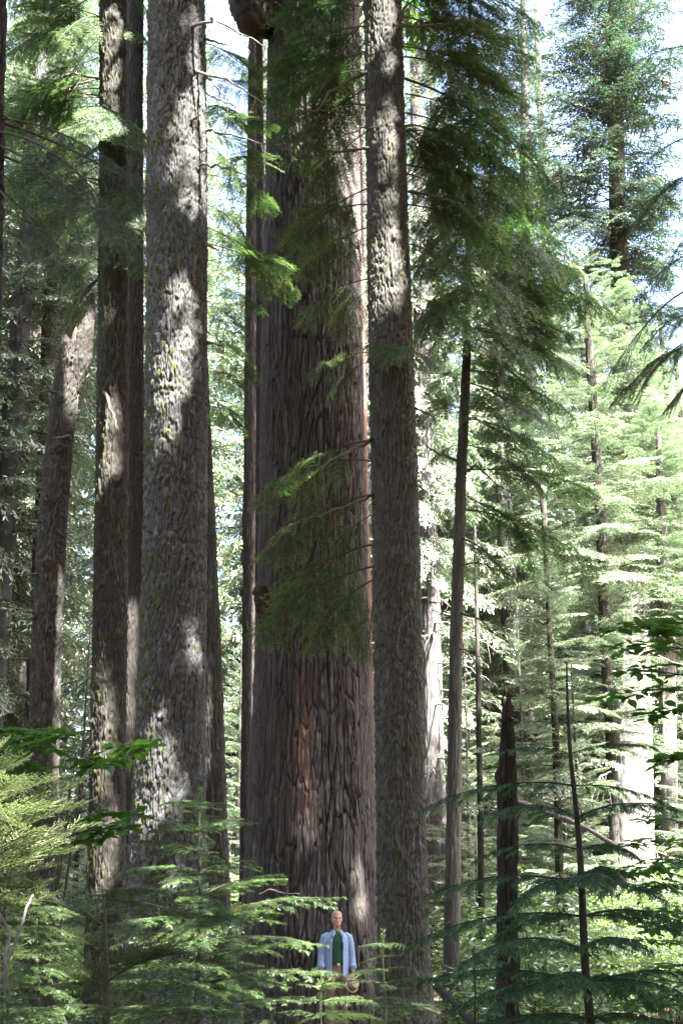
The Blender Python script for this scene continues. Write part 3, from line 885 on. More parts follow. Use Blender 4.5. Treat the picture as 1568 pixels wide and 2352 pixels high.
# boughs of the right fir, over the sequoia and to the right
for (x0, y0, x1, y1, Y, k) in ((843, -20, 660, 30, 17, 0), (843, 20, 640, 60, 17.2, 0), (843, 60, 612, 170, 17, 0), (843, 118, 625, 250, 17.4, 0), (843, 118, 700, 300, 16.6, 0), (845, 160, 660, 230, 16.4, 1), (845, 200, 700, 380, 17.5, 0), (847, 245, 640, 320, 17.6, 1),
                               (847, 300, 720, 450, 17.2, 0), (850, 345, 690, 400, 16.9, 1), (850, 430, 662, 585, 17.2, 1), (852, 470, 675, 560, 17.6, 1), (852, 520, 700, 640, 17.2, 0), (852, 640, 690, 745, 17, 1), (852, 660, 760, 770, 16.8, 1),
                               (856, 810, 703, 862, 15.6, 1), (856, 825, 745, 925, 16, 1), (856, 1010, 585, 1160, 16.6, 1), (857, 1060, 650, 1130, 17.3, 1), (857, 1135, 605, 1285, 17, 1), (858, 1180, 760, 1290, 16.6, 1),
                               (860, 1300, 590, 1470, 17, 1), (860, 1330, 720, 1500, 17.2, 0), (862, 1370, 830, 1520, 17, 1), (860, 1250, 640, 1400, 17.5, 1), (838, 800, 1010, 845, 15, 1), (838, 790, 900, 830, 15.2, 1),
                               (843, 40, 760, 220, 17.6, 0), (843, 90, 740, 340, 17.4, 0)):
    put_bough(RF, at(x0, y0, 15.95), at(x1, y1, Y), AB_ME if k else DB_ME)
for (x0, y0, x1, y1, Y, kind) in ((925, 20, 1190, -60, 16.6, 0), (925, 60, 1230, 140, 16.2, 1), (928, 130, 1210, 250, 16.8, 1), (928, 180, 1290, 450, 16.0, 1), (930, 215, 1160, 330, 17, 0), (932, 260, 1200, 420, 16.4, 1), (932, 330, 1130, 500, 16, 1),
                                  (935, 380, 1240, 540, 17, 1), (936, 440, 1120, 560, 16, 0), (936, 470, 1180, 600, 16.8, 1), (938, 560, 1080, 650, 15.6, 0), (938, 610, 1150, 700, 16.4, 1), (940, 680, 1090, 760, 16, 0), (925, -40, 1250, 60, 16.4, 1), (925, 100, 1080, 210, 15.8, 1),
                                  (932, 290, 1080, 420, 16.6, 0), (925, 0, 1100, 150, 17, 1)):
    put_bough(RF, at(x0, y0, 16.05), at(x1, y1, Y), DB_ME if kind else FB_ME)
for i, (pts, r, tw) in enumerate((([(915, 60, 15.8), (980, 58, 15.5), (1040, 55, 15.3)], .03, 2), ([(845, 165, 15.9), (780, 200, 15.6), (720, 250, 15.3), (640, 270, 15.1)], .028, 4), ([(848, 340, 15.9), (780, 350, 15.7), (700, 335, 15.5)], .022, 3),
                                  ([(860, 290, 15.7), (800, 305, 15.4), (755, 335, 15.2)], .013, 0), ([(935, 300, 16), (980, 300, 15.7)], .02, 1), ([(938, 440, 16), (1040, 460, 15.7), (1120, 500, 15.5)], .022, 3), ([(938, 510, 15.8), (945, 505, 15.6), (985, 530, 15.4)], .016, 2),
                                  ([(857, 1005, 15.9), (800, 1040, 15.6), (740, 1070, 15.3), (700, 1075, 15.1)], .028, 5), ([(858, 1135, 15.9), (800, 1160, 15.6), (690, 1195, 15.2)], .026, 4), ([(940, 930, 16), (1000, 960, 15.8)], .02, 2), ([(960, 1380, 16), (1010, 1385, 15.8)], .014, 1))):
    dead_stub(RF, [at(*q) for q in pts], r, .005, M_TWIG, twigs=tw, seed=40 + i, name='dead_branch')

# limbs of the thin tree: arching, dark
for (x0, y0, x1, y1, Y) in ((1078, 480, 1290, 560, 20), (1078, 540, 1380, 700, 19.5), (1076, 600, 1260, 720, 20.6), (1074, 650, 1405, 715, 19.4), (1072, 700, 1290, 800, 20.4), (1070, 760, 1330, 855, 19.6), (1068, 800, 1250, 930, 20.5), (1066, 850, 1320, 960, 20), (1064, 900, 1180, 1010, 19.6),
                            (1060, 960, 1300, 1080, 20.2), (1058, 1020, 1250, 1130, 19.8), (1054, 1080, 1375, 1150, 19.8), (1050, 1130, 1230, 1260, 20.3), (1050, 1170, 1365, 1300, 19.5), (1046, 1240, 1180, 1340, 20.4), (1070, 560, 960, 640, 20.4), (1070, 640, 950, 760, 20), (1066, 760, 965, 850, 20.2), (1060, 900, 965, 980, 20.6),
                            (1056, 1020, 970, 1080, 20), (1078, 420, 1200, 440, 20.8), (1080, 380, 980, 470, 20.4), (1080, 350, 1240, 380, 20.4), (1076, 560, 1180, 690, 19.2), (1072, 720, 1150, 860, 19.4), (1074, 620, 1330, 620, 20.8)):
    put_bough(TT, at(x0, y0, 20), at(x1, y1, Y), DB_ME if RG.random() < .7 else FB_ME)
for i, (pts, r) in enumerate((([(1052, 1090, 20), (1090, 1070, 19.6), (1140, 1110, 19.3), (1200, 1150, 19.2)], .03), ([(1050, 1230, 20), (1110, 1260, 19.6), (1170, 1320, 19.4)], .022), ([(1046, 1300, 20), (1100, 1290, 19.7), (1190, 1330, 19.5)], .018),
                              ([(1044, 1400, 20), (1100, 1420, 19.7), (1180, 1490, 19.4)], .024), ([(1042, 1420, 20), (990, 1400, 19.7)], .016), ([(1055, 1060, 20), (1000, 1040, 19.6), (965, 1010, 19.4)], .03), ([(1040, 1480, 20), (1120, 1520, 19.6)], .015))):
    dead_stub(TT, [at(*q) for q in pts], r, .005, M_TWIG, twigs=6, seed=70 + i)

for i in range(22):                        # the dense dark middle of its crown
    y0 = RG.uniform(330, 980)
    sgn = RG.choice((1, 1, 1, -1))
    put_bough(TT, at(1076 - (y0 - 330) * .022, y0, 20), at(1075 + sgn * RG.uniform(60, 130 if sgn < 0 else 250), y0 + RG.uniform(20, 120), RG.uniform(18.2, 21)), DB_ME if RG.random() < .5 else FB_ME)
for i in range(9):
    y0 = RG.uniform(-120, 480)
    put_bough(RF, at(922 + y0 * .03, y0, 16.05), at(RG.uniform(1010, 1220), y0 + RG.uniform(60, 190), RG.uniform(16, 18.2)), DB_ME if RG.random() < .5 else FB_ME)

for i in range(9):                         # boughs towards the viewer, before the upper stem
    y0 = 60 + i * 75
    put_bough(TT, at(1077, y0, 20), at(1077 + RG.uniform(-45, 75), y0 + RG.uniform(90, 150), 17.6), AB_ME)

# boughs of the dark fir on the left
for (x0, y0, x1, y1, Y) in ((234, 40, 40, 20, 17.6), (234, 80, 10, 130, 17.2), (233, 130, 60, 230, 18), (233, 180, 0, 300, 17.4), (232, 260, 110, 330, 17.8), (232, 300, 20, 420, 18.2), (231, 380, 120, 470, 17.6), (231, 430, 60, 560, 18), (230, 500, 110, 590, 17.6),
                            (230, 590, 130, 690, 17.8), (289, 60, 350, 110, 17.6), (290, 300, 345, 400, 17.4), (290, 420, 335, 520, 17.2), (292, 540, 345, 640, 17.4), (232, 240, 290, 330, 16.6), (232, 460, 290, 560, 16.8), (230, -20, 100, -60, 18), (290, -20, 345, 40, 18), (231, 640, 150, 740, 18.4)):
    put_bough(LA, at(x0, y0, 18), at(x1, y1, Y), FB_ME if RG.random() < .5 else DB_ME)
for i in range(16):
    y0 = RG.uniform(-150, 560)
    put_bough(LA, at(232, y0, 18), at(RG.uniform(-10, 150), y0 + RG.uniform(20, 160), RG.uniform(16.8, 19.5)), DB_ME if RG.random() < .5 else FB_ME)
for i, pts in enumerate(([(232, 180, 18), (160, 170, 17.6), (60, 200, 17.2)], [(232, 330, 18), (170, 380, 17.6), (120, 440, 17.4)], [(228, 640, 18), (180, 690, 17.6), (150, 760, 17.4)], [(240, 900, 17.8), (262, 960, 17.5), (270, 985, 17.4)])):
    dead_stub(LA, [at(*q) for q in pts], .028, .006, M_TWIG, twigs=4, seed=90 + i)
# ------------------------------------------------------------------ crowns above the frame of the big trees, and unseen firs added beside the camera to shade the trunks
def upper_crown(t, ax, z0, z1, rlow, rtop, seed, nb=7, wh=.7, pool=OB):
    d = crown(seed, z0, z1, rlow, rtop, wh, nb, pool, tilt=(-.3, .4), gap=.1).data()
    v = d[0].copy()
    v[:, 0] += np.interp(v[:, 2], ax[0], ax[1])
    v[:, 1] += np.interp(v[:, 2], ax[0], ax[2])
    part('crown', make_mesh('crown', *cut_shafts((v, *d[1:])), [M_TWIG, M_FIR]), t)


upper_crown(LF, LF_A, 18.5, 31, 4.4, .5, 201)
upper_crown(RF, RF_A, 20, 33, 3.4, .5, 202)
upper_crown(LA, LA_A, 22, 33, 3.2, .5, 203)
upper_crown(LB, LB_A, 26, 35, 3.2, .5, 204)
upper_crown(SEQ, SEQ_A, 23, 36, 4.6, 1.5, 205)

SHADE_FIRS = ((8.6, 13.4, 31, 17.5, 3.7, .36), (4.5, 6.9, 34, 14.5, 6, .36), (5.2, -2.2, 33, 12, 5, .4), (6.2, 9.6, 35, 15.5, 5.6, .4), (4.6, 3.2, 34, 12.5, 4.6, .42), (8.6, 8.0, 36, 11.5, 4.6, .5), (12.6, 3.5, 35, 10, 5, .5), (2.6, -4.2, 32, 13, 4.8, .4), (9.5, -3.5, 34, 12, 5, .45), (-3.4, 1.0, 31, 14, 4.0, .4))  # added outside the view, placed to block the sun
for i, (x, y, H, z0, rl_, r) in enumerate(SHADE_FIRS):
    g = float(ground_z(x, y))
    t = thing('added_shade_fir', 'unseen tall fir added beside the viewpoint to shade the trunks ahead', 'tree', (x, y, g), 'added shade firs around the viewpoint')
    zs = np.array([g - .2, H])
    part('trunk', trunk_mesh('trunk', zs, np.array([x, x]), np.array([y, y]), np.array([r, .06]), M_DARKBARK, segs=48, dz=.25, na=16, vl=.4, dep=.02, seed=300 + i), t)
    d = crown(310 + i, z0, H - .5, rl_, .6, .62, 8, OB, tilt=(-.3, .4), gap=.03, power=.6).data()
    v = d[0] + np.array([x, y, 0])
    part('crown', make_mesh('crown', *cut_shafts((v, *d[1:])), [M_TWIG, M_FIR]), t)

# unseen wood added behind and beside the viewpoint to block the low sky
sb = MB()
SC = [crown(380 + i, 0, 26, 4.2, .6, 1.5, 5, [bough(390 + j, L=3, bare=.1, width=.4, hang=.35, sstep=.6, tstep=.5, tlen=.5, blade=.5, bw=.2, bstep=.16, gamma=38, flat=.6, lr=.04, k=3, tw=.01) for j in range(2)], tilt=(-.3, .3), gap=.1, bulge=.15).data() for i in range(2)]
rs = random.Random(77)
for i, (x, y) in enumerate(((-4, -9), (3, -11), (-10, -5), (-9, -14), (-1, -17), (8, -13), (15, -9), (-15, 0), (-14, 7), (-16, 14), (-18, 21), (20, -14), (14, -19), (5, -22), (-6, -24), (-18, -9), (24, -5), (29, 4), (31, 14), (34, 24), (21, -24), (-22, 6), (-24, 28))):
    H = rs.uniform(28, 36)
    zc = rs.uniform(1.5, 5)
    sb.merge(SC[i % 2], Matrix.Translation((x, y, float(ground_z(x, y)) + zc)) @ Matrix.Rotation(i * 1.9, 4, 'Z') @ Matrix.Diagonal((1.1, 1.1, (H - zc) / 26, 1)))
    sb.tube(np.array([[x, y, -.3], [x, y, H]]), np.array([.45, .05]), 10)
v, f, m, a = sb.data()
v, f, m, a = cut_shafts((v, f, m, a))
tag(part('surrounding_forest', make_mesh('surrounding_forest', v, f, m, a, [M_DARKBARK, M_FIR])), 'unseen conifer wood added behind and beside the viewpoint to block sky light', 'forest', None, 'stuff')

# ------------------------------------------------------------------ background trees
BARKS = {'pale': M_PALEBARK, 'red': M_REDBARK, 'dark': M_DARKBARK, 'fir': M_FIRBARK, 'bleached': M_SUNLITBARK}  # last entry: pale bark with sunlight in its colour
CROWNS = {}


def crown_me(kind, i):
    if (kind, i) not in CROWNS:
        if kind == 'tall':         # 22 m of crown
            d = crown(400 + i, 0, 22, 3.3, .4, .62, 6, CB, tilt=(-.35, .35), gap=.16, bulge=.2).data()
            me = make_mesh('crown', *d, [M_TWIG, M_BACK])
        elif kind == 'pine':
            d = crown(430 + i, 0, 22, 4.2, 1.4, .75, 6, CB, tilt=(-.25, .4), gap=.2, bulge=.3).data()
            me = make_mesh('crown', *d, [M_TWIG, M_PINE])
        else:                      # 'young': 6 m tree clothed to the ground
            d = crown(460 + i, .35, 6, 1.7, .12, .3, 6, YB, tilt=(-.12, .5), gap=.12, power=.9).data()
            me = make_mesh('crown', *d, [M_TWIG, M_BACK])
        CROWNS[(kind, i)] = me
    return CROWNS[(kind, i)]


def back_tree(name, label, spec, Y, ztop, bark, crowns, group=None, stubs=0, seed=0, rtop=.05):
    """crowns: list of (kind, variant, base height, radial scale, height scale)."""
    ax = spec_axis(spec, Y, ztop, rtop)
    t = thing(name, label, 'tree', (ax[1][0], Y, float(ground_z(ax[1][0], Y))), group)
    rm = float(ax[3].max())
    part('trunk', trunk_mesh('trunk', *ax, BARKS[bark], segs=64, dz=.1, na=14, vl=.6, dep=min(.04, rm * .1), seed=500 + seed), t)
    for (k, i, z, sr, sh) in crowns:
        p, r = axis_at(ax, z)
        part('crown', crown_me(k, i), t, Matrix.Translation(Vector([float(c) for c in p])) @ Matrix.Rotation(seed * 1.7 + z, 4, 'Z') @ Matrix.Diagonal((sr, sr, sh, 1)))
    rg = np.random.default_rng(seed)
    for j in range(stubs):
        z = rg.uniform(3, min(14, ztop * .6))
        p, r = axis_at(ax, z)
        az = rg.uniform(-2.6, -.5) if j % 3 else rg.uniform(0, 6.28)
        L = rg.uniform(.6, 2.2)
        q = p + np.array([math.cos(az), math.sin(az), -.35]) * L
        dead_stub(t, [p + np.array([math.cos(az), math.sin(az), 0]) * r * .8, (p + q) / 2 + Z3 * .12 * L, q], .022, .006, M_DEAD, twigs=5, seed=seed * 31 + j, k=4)
    return t, ax


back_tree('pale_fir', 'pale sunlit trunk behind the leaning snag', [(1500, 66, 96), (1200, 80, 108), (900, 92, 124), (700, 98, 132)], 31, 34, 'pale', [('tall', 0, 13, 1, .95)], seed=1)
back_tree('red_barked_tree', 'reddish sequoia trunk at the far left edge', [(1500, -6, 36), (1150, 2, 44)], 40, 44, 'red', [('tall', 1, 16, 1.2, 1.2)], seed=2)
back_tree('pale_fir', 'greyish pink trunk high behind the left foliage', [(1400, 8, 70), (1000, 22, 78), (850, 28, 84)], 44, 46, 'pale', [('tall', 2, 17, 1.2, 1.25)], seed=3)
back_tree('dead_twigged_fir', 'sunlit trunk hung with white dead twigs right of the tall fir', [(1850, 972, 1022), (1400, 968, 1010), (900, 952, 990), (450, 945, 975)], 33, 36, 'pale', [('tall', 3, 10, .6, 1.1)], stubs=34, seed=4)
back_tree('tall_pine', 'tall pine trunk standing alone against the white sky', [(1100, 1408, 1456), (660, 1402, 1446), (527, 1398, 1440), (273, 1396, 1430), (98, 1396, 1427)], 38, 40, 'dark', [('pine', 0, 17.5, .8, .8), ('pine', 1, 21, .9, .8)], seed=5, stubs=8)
back_tree('pale_fir', 'widest bright sunlit trunk at the right behind the bluish sapling', [(1900, 1405, 1500), (1400, 1419, 1489), (1150, 1423, 1480), (900, 1420, 1470)], 34, 17.5, 'bleached', [('tall', 1, 10.5, .8, .42)], seed=6)
back_tree('slender_fir', 'slender dark trunk rising left of the bright sunlit trunk', [(1676, 1389, 1410), (1500, 1379, 1403), (1176, 1366, 1390), (1000, 1355, 1376), (750, 1341, 1359)], 27, 15.5, 'dark', [('young', 0, 4.6, 1.1, .9), ('young', 1, 8.0, 1.4, 1.4)], seed=7, stubs=4)
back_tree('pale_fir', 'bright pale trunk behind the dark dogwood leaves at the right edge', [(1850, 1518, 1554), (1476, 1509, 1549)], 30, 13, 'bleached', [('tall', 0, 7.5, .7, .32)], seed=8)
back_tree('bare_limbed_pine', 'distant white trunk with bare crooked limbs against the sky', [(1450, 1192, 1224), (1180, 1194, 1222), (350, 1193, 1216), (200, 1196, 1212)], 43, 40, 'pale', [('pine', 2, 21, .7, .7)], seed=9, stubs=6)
back_tree('thin_fir', 'thin pale stem leaning behind the top of the bluish sapling', [(2000, 1275, 1293), (1700, 1268, 1283), (1450, 1256, 1267)], 24, 9.5, 'dark', [('young', 2, 3.4, .95, 1.0)], seed=10)

# the unnamed forest behind: every trunk its own tree
SPOTS = [(-8.6, 23.5, 30, 'fir', 6, .9), (-10.6, 30, 36, 'dark', 5, 1.1),   # x, Y, height, bark, crown base, radial scale, kind
    (-13.5, 33, 38, 'dark', 4, 1.1), (-11.6, 46, 44, 'red', 8, 1.3), (-9.4, 38, 40, 'dark', 6, 1.05), (-8.0, 30, 30, 'fir', 5, .9), (-6.2, 40, 42, 'red', 9, 1.2), (-10.8, 27, 27, 'fir', 6, .9), (-4.9, 34, 34, 'fir', 5, 1.0),
    (-3.2, 46, 42, 'dark', 7, 1.25), (-1.4, 38, 36, 'dark', 4, 1.1), (.8, 44, 40, 'fir', 6, 1.2), (2.4, 36, 30, 'dark', 4, .9), (4.0, 48, 36, 'red', 7, 1.2), (5.2, 39, 27, 'fir', 4, .9), (6.6, 47, 28, 'dark', 5, 1.1), (8.4, 44, 25, 'fir', 4, .9),
    (10.2, 42, 22, 'dark', 3, .85), (12.4, 46, 24, 'pale', 4, .95), (14.2, 42, 21, 'fir', 4, 1.0), (16.4, 50, 25, 'dark', 5, 1.1), (-16.5, 44, 44, 'dark', 7, 1.3), (-14.8, 56, 48, 'fir', 9, 1.4), (-7.4, 56, 50, 'dark', 10, 1.4), (-2.6, 58, 48, 'fir', 9, 1.4),
    (7.6, 58, 36, 'fir', 6, 1.2), (11.6, 56, 28, 'dark', 5, 1.1), (13.4, 37, 20, 'fir', 3, .8), (-12.8, 23, 24, 'dark', 5, .9), (9.2, 35, 17, 'dark', 3, .75),
    (8.6, 50, 41, 'fir', 12, 1.15), (15.5, 45, 31, 'dark', 12, .9), (7.9, 38, 20, 'fir', 2.5, .9), (10.6, 39, 19, 'dark', 2, .95), (11.8, 34, 15, 'fir', 2, .9), (9.0, 48, 26, 'dark', 3, 1.1), (14.8, 47, 23, 'dark', 3, 1.1), (4.8, 43, 27, 'fir', 3, 1.1), (6.2, 52, 30, 'dark', 4, 1.2), (2.9, 52, 36, 'dark', 5, 1.2), (12.9, 52, 27, 'fir', 3, 1.2)]
BARKWORD = {'dark': 'dark', 'red': 'reddish', 'fir': 'grey', 'pale': 'pale'}
for i, (x, Y, H, bk, zc, sc) in enumerate(SPOTS):
    g = float(ground_z(x, Y))
    r = .011 * H + .05
    t = thing('background_fir', *(('tall conifer in the crowd of trees behind the trunks on the left', 'tree', (x, Y, g), 'conifers behind the left trunks') if x < -1.5 else ('pale green conifer in the sunny crowd of trees behind the bluish sapling', 'tree', (x, Y, g), 'conifers of the sunny wood at right') if x > 2.8 else ('conifer largely hidden behind the giant sequoia and the tall fir', 'tree', (x, Y, g), 'conifers behind the sequoia')))
    zs = np.array([g - .3, H * .5, H])
    lx = x + random.Random(i).uniform(-.5, .5)
    part('trunk', trunk_mesh('trunk', zs, np.array([x, (x + lx) / 2, lx]), np.full(3, Y), np.array([r, r * .65, .05]), BARKS[bk], segs=40, dz=.18, na=12, vl=.6, dep=.03, seed=600 + i), t)
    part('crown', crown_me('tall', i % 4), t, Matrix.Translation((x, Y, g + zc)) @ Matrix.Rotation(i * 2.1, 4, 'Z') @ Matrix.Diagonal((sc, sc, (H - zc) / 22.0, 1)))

# young firs in the sunny gaps behind
YSPOTS = [(4.2, 24, 1.0), (4.5, 27.5, 1.0), (6.4, 24.5, .85), (7.6, 29, 1.15), (3.0, 32, 1.2), (8.6, 26, .8), (9.3, 31, 1.2), (3.6, 29, .9), (10.8, 35, 1.3), (4.6, 34, 1.5), (7.7, 36, 1.5), (2.6, 26.5, .6), (12, 30, 1.0),
          (-6.8, 25, 1.0), (-8.4, 29, 1.4), (-5.6, 29, 1.2), (-10, 33, 1.6), (-3.3, 30, 1.0), (-1.9, 28.5, .8), (-2.6, 34, 1.4), (-9.2, 24, .9), (-4.4, 24.5, .7), (-12, 30, 1.5), (8.2, 23, .55), (5.6, 21.6, .5), (10.4, 27.5, .9)]
for i, (x, Y, s_) in enumerate(YSPOTS):
    g = float(ground_z(x, Y))
    t = thing('young_fir', *(('young fir clothed to the ground behind the trunks on the left', 'tree', (x, Y, g), 'young firs behind the left trunks') if x < 0 else ('young fir with level pale boughs in the sunny undergrowth at right', 'tree', (x, Y, g), 'young firs in the sunny gap at right')))
    zs = np.array([g - .1, g + 6 * s_ * 1.04])
    part('trunk', trunk_mesh('trunk', zs, np.array([x, x]), np.array([Y, Y]), np.array([.07 * s_, .008]), M_DARKBARK, segs=16, dz=.2, na=8, vl=.4, dep=.004, seed=700 + i, rough=.002), t)
    part('crown', crown_me('young', i % 4), t, Matrix.Translation((x, Y, g)) @ Matrix.Rotation(i * 1.3, 4, 'Z') @ Matrix.Scale(s_, 4))

# ------------------------------------------------------------------ far wood and undergrowth
fb = MB()
rs = random.Random(12)
FC = [crown(480 + i, 0, 26, 4.0, .5, 1.0, 5, [bough(490 + j, L=3, bare=.1, width=.4, hang=.4, sstep=.5, tstep=.42, tlen=.5, blade=.36, bw=.1, bstep=.14, gamma=38, flat=.6, lr=.04, k=3, tw=.01) for j in range(2)], tilt=(-.35, .35), gap=.12, bulge=.15).data() for i in range(2)]
for i in range(30):
    Y = rs.uniform(62, 100)
    x = -32 + 64 * (i + rs.random()) / 30
    H = rs.uniform(34, 46) if x < 3 else rs.uniform(20, 30)
    g = float(ground_z(x, Y))
    zc = rs.uniform(0, 3)
    fb.merge(FC[i % 2], Matrix.Translation((x, Y, g + zc)) @ Matrix.Rotation(i * 1.9, 4, 'Z') @ Matrix.Diagonal((1.2, 1.2, (H - zc) / 26, 1)), rs.uniform(-.05, .3))
    fb.tube(np.array([[x, Y, g - .3], [x, Y, g + H]]), np.array([.5, .05]), 8)
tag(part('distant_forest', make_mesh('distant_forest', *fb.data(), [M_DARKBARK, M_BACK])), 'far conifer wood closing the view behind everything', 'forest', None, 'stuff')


def leafy(seed, H=1.6, Rr=1.0, n=1500, leaf=.085, stems=9, cone=.35, layers=True):
    """A broad-leaved shrub: woody stems and leaves set in loose flat layers along them."""
    rg = np.random.default_rng(seed)
    b = MB()
    B, D, SD = [], [], []
    for i in range(stems):
        az, le = rg.uniform(0, 6.28), rg.uniform(.1, 1)
        top = np.array([math.cos(az) * Rr * le, math.sin(az) * Rr * le, H * rg.uniform(.6, 1.05) * (1 - cone * le)])
        mid = top * np.array([.35, .35, .6])
        b.tube(np.array([[0, 0, -.1], mid, top]) + rg.normal(0, .02, (3, 3)), np.array([.014, .009, .003]), 4)
        m = n // stems
        t = rg.uniform(.35, 1, m) ** .8
        c = np.where(t[:, None] < .6, mid * (t / .6)[:, None], mid + (top - mid) * ((t - .6) / .4)[:, None])
        az2 = rg.uniform(0, 6.28, m)
        rr = Rr * .42 * np.sqrt(rg.random(m))
        lay = np.round(c[:, 2] / .18) * .18 if layers else c[:, 2]
        P = np.stack([c[:, 0] + rr * np.cos(az2), c[:, 1] + rr * np.sin(az2), lay + rg.normal(0, .035, m) - .12 * rr], 1)
        az3 = az2 + rg.normal(0, .7, m)
        d = unit(np.stack([np.cos(az3), np.sin(az3), rg.normal(-.15, .25, m)], 1))
        B.append(P); D.append(d)
        SD.append(unit(np.cross(np.tile(Z3, (m, 1)) + rg.normal(0, .3, (m, 3)), d)))
    B, D, SD = map(np.concatenate, (B, D, SD))
    B[:, 2] = np.maximum(B[:, 2], .03)
    b.leaves(B, D, SD, leaf * rg.uniform(.6, 1.2, len(B)), leaf * .55 * rg.uniform(.7, 1.15, len(B)), 1, rg.random(len(B)) ** 2)
    return b


M_SHRUB = leaf_mat('shrub_leaf', (.06, .12, .03), (.11, .18, .05), (.2, .28, .09), trans=.42, gloss=.18, rough=.35)
SHR = [leafy(800 + i, H=1.5 + .3 * i, Rr=1.1, n=1700, leaf=.1).mesh('leafy_shrub', [M_STEM, M_SHRUB]) for i in range(4)]
SHSPOT = [(x, Y, s_) for (x, Y, s_) in ((3.2, 21.5, .8), (4.1, 22.6, 1), (5.0, 20.8, .8), (5.8, 23, 1.1), (6.6, 21.6, 1), (3.6, 25, 1.2), (4.9, 25.5, 1.3), (6.4, 26.5, 1.4), (7.6, 24.8, 1.2), (8.3, 27.5, 1.5), (5.6, 29, 1.6), (7.2, 30.5, 1.6), (9.4, 29, 1.6),
          (3.2, 28.5, 1.3), (4.4, 18.8, .7), (5.6, 18.4, .7), (3.4, 18.9, .55), (6.0, 17.0, .9), (5.1, 16.6, .6), (10.2, 32, 1.8), (8.4, 33.5, 1.8), (6.2, 34, 1.8), (4.2, 32.5, 1.7), (5.0, 14.6, .7), (4.6, 12.6, .75), (5.4, 13.4, .9),
          (-5.2, 17.5, .8), (-6.2, 20.5, 1.2), (-4.6, 22.5, 1.1), (-7.4, 24.5, 1.5), (-5.8, 26.5, 1.5), (-3.3, 25.5, 1.2), (-2.2, 26.8, 1.5), (-1.7, 24.6, 1.1), (-8.6, 27, 1.6), (-3.9, 20.4, .9), (-2.35, 31, 1.9), (-6.6, 31, 2.0), (1.6, 27, 1.0), (2.3, 23.6, .7), (1.85, 18.5, .95), (2.5, 19.2, 1.05), (2.9, 20.2, 1.15), (2.2, 22, 1.1))]
for i, (x, Y, s_) in enumerate(SHSPOT):
    lab = 'bright leafy shrub in the sunlit undergrowth right of the tall fir' if x > 1.6 else ('green leafy shrub in the undergrowth between the trunks at left' if x < -1 else 'leafy shrub half hidden behind the base of the tall fir')
    o = part('leafy_shrub', SHR[i % 4], None, Matrix.Translation((x, Y, float(ground_z(x, Y)))) @ Matrix.Rotation(i * 1.7, 4, 'Z') @ Matrix.Diagonal((s_, s_, s_ * (.85 + .3 * ((i * 7) % 5) / 5), 1)))
    tag(o, lab, 'shrub', 'shrubs of the undergrowth' if x > 1.6 else ('shrubs between the left trunks' if x < -1 else 'shrubs behind the tall fir'))

# ground cover: one sheet of small leaves on the forest floor
rg = np.random.default_rng(9)
gb = MB()
n = 46000
x = rg.uniform(-14, 16, n); Y = 12 + 36 * rg.random(n) ** 1.2
cl = vnoise((x + 40) * .7, Y * .7, 64, 3)
kp = (cl > .36) & ~((np.abs(x) < 2.6) & (Y < 21.5)) & ~((np.abs(x) < 2.2) & (Y < 25))
x, Y, cl = x[kp], Y[kp], cl[kp]
n = len(x)
P = np.stack([x, Y, ground_z(x, Y) + .05 + .55 * rg.random(n) * np.clip((cl - .3) * 3, .1, 1)], 1)
az = rg.uniform(0, 6.28, n)
d = unit(np.stack([np.cos(az), np.sin(az), rg.normal(.05, .3, n)], 1))
gb.leaves(P, d, unit(np.cross(np.tile(Z3, (n, 1)) + rg.normal(0, .35, (n, 3)), d)), .11 * rg.uniform(.6, 1.3, n), .06 * rg.uniform(.7, 1.2, n), 1, rg.random(n) ** 2)
gb.prisms(P - np.array([0, 0, .3]), P, .003, .002)
tag(part('ground_cover', make_mesh('ground_cover', *gb.data(), [M_STEM, M_SHRUB])), 'low leafy plants covering the forest floor behind the trunks', 'ground cover', None, 'stuff')
# ------------------------------------------------------------------ foreground saplings
SPAR = dict(L=1.0, blade=.042, bw=.0038, bstep=.0042, sstep=.14, tstep=.16, tlen=.11, alpha=52, beta=40, gamma=58, lr=.007, tw=.0012, k=6, flat=.12, hang=.12, wig=.015, dead=.025)
SB = [split_bough(bough(900 + i, arch=.05, bare=.1, width=.42, bdroop=.35, ntip=.16, **SPAR), M_STEM, M_SAP) for i in range(5)]
SB2 = [split_bough(bough(910 + i, arch=.08, bare=.08, width=.26, bdroop=.8, ntip=.0, **{**SPAR, 'blade': .05, 'hang': .3, 'gamma': 50, 'bw': .0048, 'bstep': .0036, 'sstep': .14, 'tstep': .22}), M_DSTEM, M_SAPD) for i in range(4)]
SB3 = [split_bough(bough(920 + i, arch=.04, bare=.06, width=.4, bdroop=.15, ntip=.5, tipin=.5, **SPAR), M_STEM, M_SAP) for i in range(3)]


